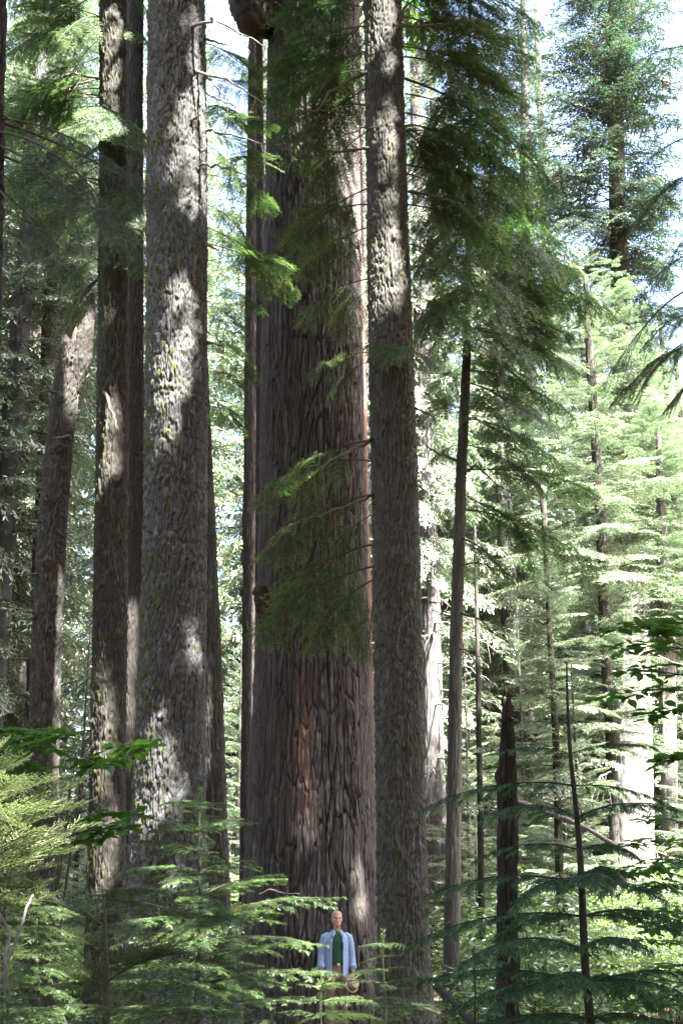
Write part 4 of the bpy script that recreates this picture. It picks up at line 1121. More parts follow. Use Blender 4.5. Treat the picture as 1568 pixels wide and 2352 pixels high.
def sapling(name, label, pts, r0, mat, boughs, pool, group=None, leader=None, lpool=None, L0=1.0):
    """pts: stem points (x, y, Y) from foot to tip; boughs: (height y on stem, end x, end y, end Y)."""
    P = [at(*p) for p in pts]
    g = float(ground_z(P[0][0], P[0][1]))
    d = (P[1] - P[0]) / (P[1][2] - P[0][2])
    foot = P[0] + d * (g - .05 - P[0][2])
    if P[0][2] > g:
        P.insert(0, foot)
    t = thing(name, label, 'sapling', (P[0][0], P[0][1], g), group)
    P = np.array(P)
    n = 24
    s = np.linspace(0, 1, n)
    q = np.linspace(0, 1, len(P))
    zz = np.linspace(P[0, 2], P[-1, 2], n)
    Q = np.stack([np.interp(zz, P[:, 2], P[:, 0]), np.interp(zz, P[:, 2], P[:, 1]), zz], 1)
    Q[:, 0] += .006 * np.sin(s * 19)
    b = MB()
    b.tube(Q, r0 * (1 - s) ** .75 + .0025, 10)
    part('stem', b.mesh('stem', [mat]), t)
    for (ys, x1, y1, Y1) in boughs:
        # stem point seen at height ys
        k = np.argmin([abs(1176 - F * ((p[2] - CAMZ) * CP - p[1] * SP) / depth(p) - ys) for p in Q])
        put_bough(t, Q[k], at(x1, y1, Y1), pool, L0=L0)
    if leader:
        lb = MB()
        rg = np.random.default_rng(int(pts[0][0]))
        z = rg.uniform(0, 1, 160)
        m = Q[-1] - np.array([0, 0, leader]) * (1 - z)[:, None]
        m[:, :2] = np.stack([np.interp(m[:, 2], Q[:, 2], Q[:, 0]), np.interp(m[:, 2], Q[:, 2], Q[:, 1])], 1)
        az = rg.uniform(0, 6.28, 160)
        dd = unit(np.stack([np.cos(az), np.sin(az), rg.uniform(.5, 1.6, 160)], 1))
        lb.blades(m, dd, unit(np.cross(dd, Z3 + rg.normal(0, .3, (160, 3)))), .028, .0035, 0, .4)
        part('leader', lb.mesh('leader', [lpool]), t)
    return t


rr = random.Random(3)
# bluish sapling at right, its boughs level and hung with needles
BL = []
for (ys, xa, xb, dy, dz) in ((1640, 1232, 1372, 34, 5.0), (1712, 1140, 1508, 14, 5.0), (1838, 970, 1560, 22, 5.0), (1862, 1110, 1600, 8, 4.6), (1962, 1090, 1460, 10, 5.3), (2008, 965, 1520, 50, 5.0), (2020, 1180, 1560, 70, 4.6), (2128, 930, 1600, 40, 5.0), (2140, 1130, 1620, 20, 5.4),
                             (2150, 1060, 1480, 60, 4.5), (2238, 950, 1640, 10, 5.0), (2250, 1130, 1610, 70, 4.6), (2262, 1030, 1500, 60, 5.4), (2338, 1010, 1620, 40, 5.0), (2345, 1150, 1560, 30, 4.5)):
    BL.append((ys, xa, ys + dy + rr.uniform(-6, 10), dz + rr.uniform(-.1, .1)))
    BL.append((ys, xb, ys + dy * rr.uniform(.5, 1.1), dz + rr.uniform(-.1, .1)))
for ys in (2010, 2250):        # boughs towards and away from the viewer
    BL.append((ys, 1340 + rr.uniform(-120, 120), ys + rr.uniform(30, 80), 4.35))
    BL.append((ys, 1340 + rr.uniform(-120, 120), ys + rr.uniform(-20, 40), 5.65))
sapling('fir_sapling', 'bluish green fir sapling with level needle hung boughs at right', [(1357, 2352, 5.0), (1330, 2000, 5.0), (1313, 1760, 5.0), (1300, 1520, 5.0)], .024, M_DSTEM, BL, SB2)

# fir sapling in front of the mossy fir
BL = []
for (ys, spec) in ((1840, ((402, 1838), (522, 1846))), (1888, ((338, 1882), (428, 1862), (548, 1878), (480, 1872))), (1918, ((345, 1912), (560, 1890))), (1960, ((290, 1935), (395, 1950), (505, 1958))), (2000, ((282, 2000), (585, 1975), (520, 2010), (350, 2020))),
                   (2040, ((200, 2062), (640, 2010), (560, 2050), (470, 2062), (660, 2020))), (2085, ((130, 2072), (250, 2095), (600, 2075), (640, 2100), (520, 2090))), (2120, ((240, 2140), (650, 2120), (775, 2062), (560, 2130))), (2165, ((118, 2160), (300, 2190), (735, 2170), (640, 2190), (560, 2170))),
                   (2205, ((205, 2230), (350, 2215), (700, 2165), (640, 2235), (575, 2240))), (2262, ((100, 2280), (250, 2290), (640, 2260), (770, 2235), (600, 2300))), (2310, ((150, 2340), (330, 2330), (690, 2300), (560, 2340), (250, 2352)))):
    for (x1, y1) in spec:
        BL.append((ys, x1, y1, 6.6 + rr.uniform(-.5, .5)))
    if ys > 1900:
        BL.append((ys, 456 + rr.uniform(-80, 80), ys + rr.uniform(30, 70), 6.6 - (ys - 1800) / 520))
        BL.append((ys, 456 + rr.uniform(-80, 80), ys - rr.uniform(0, 30), 6.6 + (ys - 1800) / 520))
sapling('fir_sapling', 'green fir sapling in front of the base of the mossy fir', [(455, 2352, 6.6), (457, 2100, 6.6), (460, 1900, 6.6), (461, 1812, 6.6)], .021, M_STEM, BL, SB, leader=.13, lpool=M_SAP)

# low saplings near the man
BL = []
for (ys, spec) in ((2265, ((780, 2258), (690, 2262))), (2300, ((830, 2290), (650, 2290), (740, 2275), (860, 2305))), (2335, ((850, 2330), (640, 2325), (800, 2345), (690, 2350), (880, 2345)))):
    for (x1, y1) in spec:
        BL.append((ys, x1, y1, 7 + rr.uniform(-.4, .3)))
sapling('fir_sapling', 'low fir sapling with bright tips in front of the man', [(738, 2352, 7), (738, 2300, 7), (739, 2240, 7)], .01, M_STEM, BL, SB3)
BL = []
for (ys, spec) in ((2178, ((832, 2180), (935, 2178))), (2200, ((845, 2208), (935, 2196))), (2232, ((790, 2242), (960, 2225), (850, 2238))), (2262, ((760, 2258), (1000, 2250), (900, 2275))), (2300, ((820, 2310), (960, 2300)))):
    for (x1, y1) in spec:
        BL.append((ys, x1, y1, 8 + rr.uniform(-.4, .4)))
sapling('fir_sapling', 'slim fir sapling just right of the man', [(884, 2352, 8), (882, 2250, 8), (880, 2138, 8)], .011, M_STEM, BL, SB, leader=.15, lpool=M_SAP)
BL = []
for (ys, spec) in ((2268, ((905, 2270), (955, 2268))), (2295, ((850, 2300), (985, 2295))), (2318, ((840, 2322), (1000, 2312), (930, 2330))), (2340, ((870, 2350), (990, 2340)))):
    for (x1, y1) in spec:
        BL.append((ys, x1, y1, 9 + rr.uniform(-.4, .4)))
sapling('fir_sapling', 'small pale sunlit fir sapling at the foot of the tall fir', [(926, 2352, 9), (926, 2300, 9), (926, 2250, 9)], .009, M_STEM, BL, SB3)
BL = []
for (ys, spec) in ((2215, ((1060, 2222), (1118, 2220))), (2250, ((1035, 2262), (1140, 2258))), (2290, ((1010, 2300), (1150, 2292), (1060, 2310))), (2325, ((1000, 2340), (1160, 2335)))):
    for (x1, y1) in spec:
        BL.append((ys, x1, y1, 10 + rr.uniform(-.4, .4)))
sapling('fir_sapling', 'thin dark fir sapling just left of the broken snag', [(1090, 2352, 10), (1089, 2250, 10), (1088, 2160, 10)], .012, M_DSTEM, BL, SB)
for (xs, top, Y, lab) in ((86, 2040, 5.8, 'small fir sapling near the lower left corner'), (20, 2200, 5.2, 'low fir sapling at the left edge under the feathery foliage'), (300, 2190, 7.4, 'fir sapling low down left of the mossy fir base'), (600, 2240, 7.6, 'low fir sapling left of the man')):
    BL = []
    ys = top + 45
    k = 0
    while ys < 2350:
        wdt = 40 + (ys - top) * .62
        for sx in (-1, 1):
            BL.append((ys, xs + sx * wdt * rr.uniform(.7, 1.15), ys + rr.uniform(-4, 22), Y + rr.uniform(-.4, .4)))
        BL.append((ys, xs + rr.uniform(-.4, .4) * wdt, ys + rr.uniform(15, 40), Y - .35))
        ys += rr.uniform(28, 46)
    sapling('fir_sapling', lab, [(xs, 2352, Y), (xs + 1, (top + 2352) / 2, Y), (xs + 2, top, Y)], .012, M_STEM, BL, SB, leader=.12, lpool=M_SAP)

# feathery young sequoia at left
PLP = dict(L=1.0, arch=.02, bare=.12, width=.42, sstep=.085, tstep=.05, tlen=.16, blade=.016, bw=.0042, bstep=.0055, hang=-.25, alpha=42, beta=34, gamma=24, flat=-.3, bdroop=-.1, lr=.009, ntip=.4, tipin=.5, tw=.0016, k=5)
PL = [split_bough(bough(940 + i, **PLP), M_STEM, M_CYP) for i in range(4)]
PLD = [split_bough(bough(950 + i, **{**PLP, 'ntip': .1, 'tipin': .1}), M_STEM, M_SAP) for i in range(3)]
t = thing('young_sequoia', 'feathery yellow green young sequoia lit by the sun at the left edge', 'sapling', at(-70, 2330, 5.6) * np.array([1, 1, 0]))
b = MB()
b.tube(np.array([at(-70, 2600, 5.6) * np.array([1, 1, 0]), at(-66, 2100, 5.6), at(-60, 1700, 5.6)]), np.array([.04, .03, .006]), 8)
part('stem', b.mesh('stem', [M_TWIG]), t)
for (y0, x1, y1, Y) in ((1800, 60, 1738, 5.5), (1850, 130, 1790, 5.5), (1900, 175, 1800, 5.6), (1930, 190, 1850, 5.4), (1960, 200, 1905, 5.6), (1990, 150, 1960, 5.3), (2020, 130, 1990, 5.6), (2050, 100, 2030, 5.4), (1840, 40, 1790, 5.2), (1900, 90, 1860, 5.1), (1960, 80, 1910, 5.1), (2060, 60, 2080, 5.2),
                        (2110, 80, 2120, 5.5), (1780, 20, 1700, 5.7), (2020, 40, 1980, 5.0), (2150, 50, 2150, 5.4), (1880, 120, 1850, 5.9), (1960, 150, 1930, 6), (2080, 120, 2060, 5.9), (2190, 60, 2200, 5.3)):
    put_bough(t, at(-68, y0 + 20, 5.6), at(x1, y1, Y), PL, L0=1.0)
t = thing('young_sequoia', 'dull green feathery young sequoia in the shade left of the fir sapling', 'sapling', at(250, 2400, 5.9) * np.array([1, 1, 0]))
b = MB()
b.tube(np.array([at(250, 2700, 5.9) * np.array([1, 1, 0]), at(245, 2250, 5.9), at(240, 2060, 5.9)]), np.array([.025, .015, .004]), 8)
part('stem', b.mesh('stem', [M_TWIG]), t)
for i in range(10):
    y0 = rr.uniform(2080, 2330)
    put_bough(t, at(247, y0, 5.9), at(247 + rr.choice((-1, 1)) * rr.uniform(60, 190), y0 - rr.uniform(10, 90), 5.9 + rr.uniform(-.5, .5)), PLD, L0=1.0)

# bleached dead stick standing among the sapling boughs, twig and fallen branches
def stick(name, label, pts, r0, r1, mat=None):
    b = MB()
    P = np.array([at(*p) for p in pts])
    n = 14
    q = np.linspace(0, 1, len(P)); s = np.linspace(0, 1, n)
    Q = np.stack([np.interp(s, q, P[:, i]) for i in range(3)], 1) + np.random.default_rng(int(pts[0][0])).normal(0, .25 * r0, (n, 3))
    b.tube(Q, r0 + (r1 - r0) * s, 7)
    return tag(part(name, b.mesh(name, [mat or M_DEAD])), label, 'branch')


stick('dead_stick', 'bleached dead stick standing upright left of the man', [(556, 2430, 8.0), (548, 2290, 8.0), (535, 2220, 8.0), (536, 2170, 8.0), (548, 2110, 8.05)], .022, .009)
stick('dead_stick', 'thin pale dead twig caught level in the sapling before the sequoia', [(596, 2056, 6.4), (622, 2042, 6.35), (650, 2052, 6.3), (688, 2054, 6.25)], .006, .002)
stick('fallen_branch', 'bleached forked dead branch under the feathery foliage at left', [(0, 2260, 5.0), (28, 2190, 5.0), (60, 2090, 5.1), (75, 2058, 5.2)], .007, .004)
stick('fallen_branch', 'crooked grey dead branch leaning at the left edge', [(20, 2300, 4.9), (12, 2200, 4.9), (24, 2140, 5.0), (-10, 2080, 5.0)], .008, .004)
stick('fallen_branch', 'dark fallen branch leaning low between tall fir and broken snag', [(1000, 2268, 11), (1040, 2300, 10.8), (1080, 2345, 10.5), (1130, 2420, 10.2)], .03, .02, M_SNAG_SHADE)
stick('fallen_log', 'pale sunlit log lying aslant behind the bluish sapling', [(1190, 1842, 23), (1260, 1868, 22.5), (1320, 1890, 22), (1420, 1945, 21.5)], .05, .035)


# dogwood sprays
def dogwood(seed, L, nodes=7, leaf=.1):
    rg = np.random.default_rng(seed)
    b = MB()
    t = np.linspace(0, 1, 9)
    P = np.stack([L * t, .04 * L * np.sin(4 * t + seed), .1 * L * 4 * (t - t * t) * .6], 1)
    b.tube(P, .005 * (1 - .7 * t), 5)
    B, D = [], []
    for s in np.linspace(.25, 1, nodes):
        c = np.array([np.interp(s, t, P[:, i]) for i in range(3)])
        for sd in (-1, 1):
            if rg.random() < .65 and s < .95:
                l = L * rg.uniform(.12, .3) * (1.15 - s)+.04
                d = unit(np.array([.7, sd, rg.uniform(-.05, .2)]))
                e = c + d * l
                b.tube(np.array([c, e]), np.array([.0025, .0015]), 4)
                cl = e
            else:
                cl = c
            k = rg.integers(3, 6)
            a0 = rg.uniform(0, 6.28)
            for j in range(k):
                az = a0 + j * 6.28 / k + rg.normal(0, .2)
                B.append(cl + rg.normal(0, .008, 3)); D.append([math.cos(az), math.sin(az), rg.normal(-.12, .16)])
    B = np.array(B); D = unit(np.array(D))
    b.leaves(B + D * .012, D, unit(np.cross(np.tile(Z3, (len(B), 1)) + rg.normal(0, .18, (len(B), 3)), D)), leaf * rg.uniform(.75, 1.2, len(B)), leaf * .52 * rg.uniform(.85, 1.15, len(B)), 1, .5 * rg.random(len(B)), fold=.1)
    return b.mesh('leafy_branch', [M_STEM, M_BROAD])


def dogwood_shrub(label, foot, runs, leaf=.1):
    f = at(*foot)
    f[2] = float(ground_z(f[0], f[1]))
    t = thing('dogwood', label, 'shrub', f)
    hub = None
    for i, (x0, y0, Y0, x1, y1, Y1) in enumerate(runs):
        a, e = at(x0, y0, Y0), at(x1, y1, Y1)
        b = MB()
        b.tube(np.array([f, f * .4 + a * .6 + np.array([0, 0, -.2]), a]), np.array([.014, .009, .005]), 6)
        part('stem', b.mesh('stem', [M_TWIG]), t)
        L = float(np.linalg.norm(e - a))
        part('leafy_branch', dogwood(1000 + i + int(foot[0]), L, max(4, int(L / .09)), leaf), t, rot_to(a, e))


dogwood_shrub('green dogwood with broad layered leaves over the left trunks', (40, 2352, 7.0), ((-20, 1720, 7, 140, 1690, 6.8), (20, 1745, 7, 128, 1720, 6.7), (165, 1790, 7, 340, 1712, 6.8), (190, 1765, 7, 250, 1755, 6.7), (-30, 1690, 7.2, 60, 1680, 7), (150, 1900, 7, 310, 1870, 6.8), (140, 1930, 7, 290, 1900, 7.1), (130, 1960, 7.2, 260, 1915, 7.2), (-20, 1790, 7.2, 90, 1760, 7)))
dogwood_shrub('dark backlit dogwood leaves reaching in from the right edge', (1640, 2352, 6.0), ((1600, 1440, 6, 1420, 1440, 6), (1610, 1500, 6, 1425, 1490, 6.1), (1600, 1560, 6, 1440, 1545, 5.9), (1605, 1590, 6, 1405, 1600, 6.1), (1600, 1640, 6, 1490, 1640, 6), (1610, 1740, 6, 1525, 1745, 6), (1600, 1470, 5.8, 1500, 1450, 5.8)), leaf=.085)
dogwood_shrub('sunny green dogwood shrub low at the right edge', (1620, 2352, 8.5), tuple((1600 + rr.uniform(-20, 40), y, 8.5 + rr.uniform(-.5, .5), x, y + rr.uniform(-20, 20), 8.5 + rr.uniform(-.6, .6)) for (x, y) in ((1480, 1900), (1440, 1950), (1500, 1985), (1420, 2020), (1470, 2060), (1440, 2110), (1500, 2140), (1400, 2180), (1460, 2220), (1420, 2270), (1500, 2300), (1390, 2330))), leaf=.09)
p = at(738, 2352, 6.7)
# small bright maple seedling in front of the man
t = thing('leafy_seedling', 'tiny bright yellow green seedling sunlit below the man', 'seedling', (p[0], p[1], float(ground_z(p[0], p[1]))))
b = MB()
tp = at(738, 2262, 6.7)
b.tube(np.array([[p[0], p[1], 0], tp, tp + np.array([0, 0, .03])]), np.array([.004, .003, .002]), 5)
part('stem', b.mesh('stem', [M_STEM]), t)
b = MB()
D = unit(np.array([[-.6, -.2, .9], [-.1, .1, 1], [.7, -.2, .5], [-.8, -.3, -.2], [.35, .3, .9], [.5, -.6, .2]]))
b.leaves(np.tile(tp, (6, 1)), D, unit(np.cross(np.tile(np.array([.1, -1, .3]), (6, 1)), D)), np.array([.04, .035, .055, .035, .03, .04]), np.array([.012, .011, .014, .018, .01, .013]), 0, 1.0)
part('leaf_cluster', b.mesh('leaf_cluster', [M_BROAD]), t)

# ------------------------------------------------------------------ trees standing just outside the frame whose boughs reach in
t, ax = big_tree('shaded_pine', 'dark trunk cut by the left edge with long bluish needled boughs', 'tree', [(2300, -150, -62), (1200, -95, -12), (600, -72, 4), (0, -56, 13)], 8.0, 24, M_DARKBARK, rtop=.08, segs=100, dz=.03, na=16, vl=.3, dep=.02, seed=141)
for (x0, y0, x1, y1, Y) in ((-20, 270, 340, 430, 7.6), (-20, 275, 480, 560, 8.2), (-20, 330, 200, 560, 7.4), (-20, 380, 120, 600, 7.8), (-20, 300, 260, 520, 7.2), (-20, 350, 330, 600, 8), (-20, 420, 60, 620, 7.4), (-20, 250, 150, 450, 7.8), (-20, 420, 180, 640, 8.4)):
    put_bough(t, at(x0, y0, 8.0), at(x1, y1, Y), PB_ME)
t, ax = big_tree('shaded_pine', 'pine standing just beyond the right edge with boughs reaching in', 'tree', [(2300, 1650, 1760), (1000, 1640, 1735), (0, 1625, 1705)], 13.0, 24, M_DARKBARK, rtop=.08, segs=80, dz=.05, na=16, vl=.3, dep=.02, seed=151)
for (x0, y0, x1, y1, Y) in ((1640, 560, 1440, 720, 12.6), (1640, 640, 1380, 880, 12.4), (1640, 700, 1470, 800, 13), (1640, 760, 1400, 930, 12.8), (1640, 300, 1440, 420, 12.6), (1640, 380, 1480, 520, 12.4), (1640, 100, 1420, 180, 12.6), (1640, 200, 1500, 330, 13.2), (1640, 520, 1520, 620, 12.2), (1640, 840, 1520, 950, 12.8)):
    put_bough(t, at(x0, y0, 13.0), at(x1, y1, Y), FB_ME if RG.random() < .5 else PB_ME)
# ------------------------------------------------------------------ the man in front of the sequoia
def solid_tube(bm, pts, rad, k=16, flat=None):
    """Closed tapered tube through pts, added to a bmesh; flat = (x scale, y scale) of the section."""
    pts = np.array(pts, float)
    rad = np.array(rad, float)
    t = unit(np.gradient(pts, axis=0))
    rings = []
    P = [pts[0] - t[0] * rad[0] * .6] + list(pts) + [pts[-1] + t[-1] * rad[-1] * .6]
    Rr = [rad[0] * .55] + list(rad) + [rad[-1] * .55]
    T = [t[0]] + list(t) + [t[-1]]
    fx, fy = flat or (1, 1)
    for p_, r_, t_ in zip(P, Rr, T):
        ref = np.array([0, -1.0, 0]) if abs(t_[1]) < .8 else np.array([0, 0, 1.0])
        a_ = unit(np.cross(t_, ref)); b_ = np.cross(t_, a_)
        rings.append([bm.verts.new(p_ + r_ * (fx * math.cos(h) * a_ + fy * math.sin(h) * b_)) for h in np.linspace(0, 2 * math.pi, k, endpoint=False)])
    for r0, r1 in zip(rings[:-1], rings[1:]):
        for j in range(k):
            bm.faces.new((r0[j], r0[(j + 1) % k], r1[(j + 1) % k], r1[j]))
    bm.faces.new(rings[0][::-1])
    bm.faces.new(rings[-1])


def solid_rings(bm, rows, k=28):
    """Closed loft of ellipses (z, x centre, y centre, rx, ry)."""
    rings = []
    for (z, cx, cy, rx, ry) in rows:
        rings.append([bm.verts.new((cx + rx * math.cos(h), cy + ry * math.sin(h), z)) for h in np.linspace(0, 2 * math.pi, k, endpoint=False)])
    for r0, r1 in zip(rings[:-1], rings[1:]):
        for j in range(k):
            bm.faces.new((r0[j], r0[(j + 1) % k], r1[(j + 1) % k], r1[j]))
    bm.faces.new(rings[0][::-1])
    bm.faces.new(rings[-1])


def fuse(bm, voxel, mat, name, smooth=2):
    """One continuous skin over everything in bm."""
    me = bpy.data.meshes.new('t')
    bmesh.ops.recalc_face_normals(bm, faces=bm.faces)
    bm.to_mesh(me)
    bm.free()
    o = bpy.data.objects.new('t', me)
    COL.objects.link(o)
    md = o.modifiers.new('r', 'REMESH')
    md.mode = 'VOXEL'
    md.voxel_size = voxel
    if smooth:
        sm = o.modifiers.new('s', 'SMOOTH')
        sm.iterations = smooth
        sm.factor = .5
    dg = bpy.context.evaluated_depsgraph_get()
    r = bpy.data.meshes.new_from_object(o.evaluated_get(dg))
    bpy.data.objects.remove(o)
    bpy.data.meshes.remove(me)
    r.name = name
    r.materials.clear()
    r.materials.append(mat)
    for p_ in r.polygons:
        p_.use_smooth = True
        p_.material_index = 0
    return r


M_SKIN = plain_mat('skin', (.36, .19, .13), (.46, .26, .18), 14, .55, .08)
M_HAIR = plain_mat('grey_hair', (.2, .19, .18), (.34, .33, .31), 120, .8, .4)
M_DENIM = plain_mat('blue_chambray', (.17, .235, .37), (.23, .3, .44), 25, .9, .5)
M_GREEN = plain_mat('green_cotton', (.012, .042, .026), (.018, .055, .034), 50, .9, .2)
M_PANTS = plain_mat('brown_cotton', (.12, .085, .062), (.16, .115, .085), 40, .9, .2)
M_LEATH = plain_mat('dark_leather', (.02, .014, .01), (.03, .02, .015), 40, .5, .1)
M_BRASS = plain_mat('buckle_metal', (.5, .42, .25), (.55, .46, .28), 40, .35, .0)
M_EYE = plain_mat('dark_eye', (.02, .015, .012), (.03, .02, .015), 40, .3, .0)
M_LIP = plain_mat('lips', (.2, .08, .06), (.25, .1, .075), 40, .5, .0)
M_STRAW = plain_mat('tan_canvas', (.24, .185, .125), (.3, .235, .16), 60, .9, .3)

pm = at(773, 2240, 20.0)
MX, MY = float(pm[0]), 20.0
MZ = float(ground_z(MX, MY)) + .03
man = thing('person', 'man in an open light blue shirt over a green tee holding a tan hat', 'person', (MX, MY, MZ))
MM = Matrix.Translation((MX, MY, MZ)) @ Matrix.Rotation(R(9), 4, 'Z') @ Matrix.Diagonal((.9, .94, .955, 1))
bm = bmesh.new()
# head: pear of rings, face towards -Y
HY = -.015
solid_rings(bm, [(1.552, 0, HY - .062, .022, .02), (1.56, 0, HY - .05, .04, .042), (1.58, 0, HY - .03, .056, .07), (1.605, 0, HY - .012, .066, .092), (1.635, 0, HY, .072, .1), (1.665, 0, HY + .002, .075, .104), (1.69, 0, HY + .004, .077, .105), (1.715, 0, HY + .006, .077, .104),
                 (1.74, 0, HY + .008, .072, .097), (1.76, 0, HY + .01, .06, .08), (1.774, 0, HY + .012, .042, .055), (1.781, 0, HY + .012, .018, .024)])
solid_tube(bm, [(0, HY - .1, 1.672), (0, HY - .112, 1.645), (0, HY - .12, 1.63)], [.009, .012, .016], 10)       # nose
solid_tube(bm, [(-.045, HY - .088, 1.69), (0, HY - .103, 1.69), (.045, HY - .088, 1.69)], [.009, .01, .009], 8)    # brow
solid_tube(bm, [(-.03, HY - .082, 1.603), (0, HY - .094, 1.603), (.03, HY - .082, 1.603)], [.011, .013, .011], 8)
for s_ in (-1, 1):
    solid_tube(bm, [(s_ * .078, HY + .012, 1.675), (s_ * .085, HY + .016, 1.655), (s_ * .077, HY + .01, 1.628)], [.014, .016, .01], 8, (.55, 1.2))      # ears
    solid_tube(bm, [(s_ * .05, HY - .068, 1.648), (s_ * .052, HY - .06, 1.63)], [.018, .016], 8)
solid_tube(bm, [(0, .02, 1.44), (0, .008, 1.5), (0, HY, 1.57), (0, HY, 1.6)], [.064, .057, .056, .056], 18)        # neck
solid_rings(bm, [(.86, 0, 0, .13, .085), (1.0, 0, 0, .15, .1), (1.2, 0, 0, .145, .1), (1.35, 0, 0, .16, .1), (1.43, 0, 0, .14, .085), (1.475, 0, .005, .08, .06)])
for s_ in (-1, 1):
    solid_tube(bm, [(s_ * .15, 0, 1.42), (s_ * .195, .005, 1.38), (s_ * .225, .01, 1.24), (s_ * .24, .01, 1.12), (s_ * .248, -.02, 1.0), (s_ * .247, -.05, .915)], [.05, .055, .05, .042, .036, .028], 14)
    # palm and fingers, curled
    w_ = np.array([s_ * .247, -.055, .9])
    solid_tube(bm, [w_, w_ + (0, -.008, -.04), w_ + (0, -.012, -.085)], [.026, .038, .036], 12, (.55, 1))
    for j, (dy, ln) in enumerate(((-.036, .07), (-.013, .08), (.01, .074), (.032, .058))):
        q = w_ + np.array([0, dy - .01, -.085])
        cu = -s_ * (.3 + .08 * j)
        solid_tube(bm, [q, q + np.array([cu * ln * .25, -.003, -ln * .42]), q + np.array([cu * ln * .75, -.002, -ln * .72]), q + np.array([cu * ln * 1.4, .002, -ln * .88])], [.0105, .0095, .0085, .007], 9)
    q = w_ + np.array([-s_ * .01, -.035, -.025])
    solid_tube(bm, [q, q + np.array([-s_ * .018, -.022, -.03]), q + np.array([-s_ * .026, -.026, -.062])], [.014, .012, .009], 9)
    solid_tube(bm, [(s_ * .09, 0, .9), (s_ * .1, -.005, .5), (s_ * .11, .02, .1), (s_ * .115, -.02, .05), (s_ * .12, -.1, .04)], [.075, .05, .035, .04, .035], 14)
body = fuse(bm, .005, M_SKIN, 'body', 3)
co = np.empty(len(body.vertices) * 3, np.float32)
body.vertices.foreach_get('co', co)
co = co.reshape(-1, 3)
for s_ in (-1, 1):                         # eye sockets
    d2 = ((co[:, 0] - s_ * .032) / .018) ** 2 + ((co[:, 2] - 1.672) / .011) ** 2
    co[:, 1] += np.where(co[:, 1] < -.06, .014 * np.exp(-d2), 0)
d2 = (co[:, 0] / .026) ** 2 + ((co[:, 2] - 1.604) / .004) ** 2
co[:, 1] += np.where(co[:, 1] < -.06, .007 * np.exp(-d2), 0)
body.vertices.foreach_set('co', co.ravel())
part('body', body, man, MM)
for s_ in (-1, 1):
    bm = bmesh.new()
    bmesh.ops.create_uvsphere(bm, u_segments=12, v_segments=8, radius=.0105)
    e = bpy.data.meshes.new('eye'); bm.to_mesh(e); bm.free(); e.materials.append(M_EYE)
    part('eye', e, man, MM @ Matrix.Translation((s_ * .032, HY - .08, 1.672)) @ Matrix.Diagonal((1.3, .8, .8, 1)))
bm = bmesh.new()
solid_tube(bm, [(-.024, HY - .089, 1.603), (0, HY - .1005, 1.605), (.024, HY - .089, 1.603)], [.004, .0075, .004], 8, (1, .6))
part('mouth', fuse(bm, .003, M_LIP, 'mouth', 1), man, MM)
# hair: short, round the sides and over the crown, receding in front
hb = MB()
rows = []
K = 40
for i, z in enumerate(np.linspace(1.64, 1.783, 14)):
    rz = np.interp(z, [1.605, 1.635, 1.665, 1.69, 1.715, 1.74, 1.76, 1.774, 1.784], [.066, .072, .075, .077, .077, .072, .06, .042, .004])
    ry = np.interp(z, [1.605, 1.635, 1.665, 1.69, 1.715, 1.74, 1.76, 1.774, 1.784], [.092, .1, .104, .105, .104, .097, .08, .055, .006])
    a0 = np.interp(z, [1.64, 1.68, 1.72, 1.755, 1.783], [.05, .25, .62, 1.25, 1.5])
    h = np.linspace(-a0, math.pi + a0, K)
    rows.append(np.stack([(rz + .004) * np.cos(h), HY + .008 + (ry + .004) * np.sin(h), np.full(K, z + .002)], 1))
v = np.array(rows)
i = np.arange(13)[:, None] * K; j = np.arange(K - 1)[None, :]
hb.add(v.reshape(-1, 3), np.stack([i + j, i + j + 1, i + K + j + 1, i + K + j], -1).reshape(-1, 4))
part('hair', hb.mesh('hair', [M_HAIR]), man, MM)
# green tee
bm = bmesh.new()
solid_rings(bm, [(1.0, 0, 0, .155, .112), (1.06, 0, -.004, .158, .118), (1.2, 0, -.004, .156, .118), (1.34, 0, 0, .172, .116), (1.42, 0, 0, .15, .098), (1.465, 0, .004, .098, .076), (1.485, 0, .006, .074, .068)])
part('t_shirt', fuse(bm, .008, M_GREEN, 't_shirt', 3), man, MM)
# trousers
bm = bmesh.new()
solid_rings(bm, [(.8, 0, 0, .165, .115), (.9, 0, 0, .168, .118), (1.0, 0, 0, .158, .114), (1.035, 0, 0, .156, .113)])
for s_ in (-1, 1):
    solid_tube(bm, [(s_ * .083, 0, .88), (s_ * .092, 0, .7), (s_ * .1, -.004, .5), (s_ * .108, .008, .3), (s_ * .113, .01, .06)], [.096, .094, .078, .07, .07], 20)
part('trousers', fuse(bm, .009, M_PANTS, 'trousers', 3), man, MM)
bb = MB()
h = np.linspace(0, 2 * np.pi, 41)
bb.add(np.concatenate([np.stack([.162 * np.cos(h), .1185 * np.sin(h), np.full(41, z)], 1) for z in (1.0, 1.035)]), np.array([[k, k + 1, k + 42, k + 41] for k in range(40)]))
belt = part('belt', bb.mesh('belt', [M_LEATH]), man, MM)
bm = bmesh.new()
bmesh.ops.create_cube(bm, size=1, matrix=Matrix.Translation((.012, -.123, 1.018)) @ Matrix.Diagonal((.04, .008, .034, 1)))
bmesh.ops.bevel(bm, geom=bm.edges[:], offset=.003, segments=2)
e = bpy.data.meshes.new('buckle'); bm.to_mesh(e); bm.free(); e.materials.append(M_BRASS)
bk = part('buckle', e)
bk.parent = belt
bk.matrix_basis = Matrix.Identity(4)
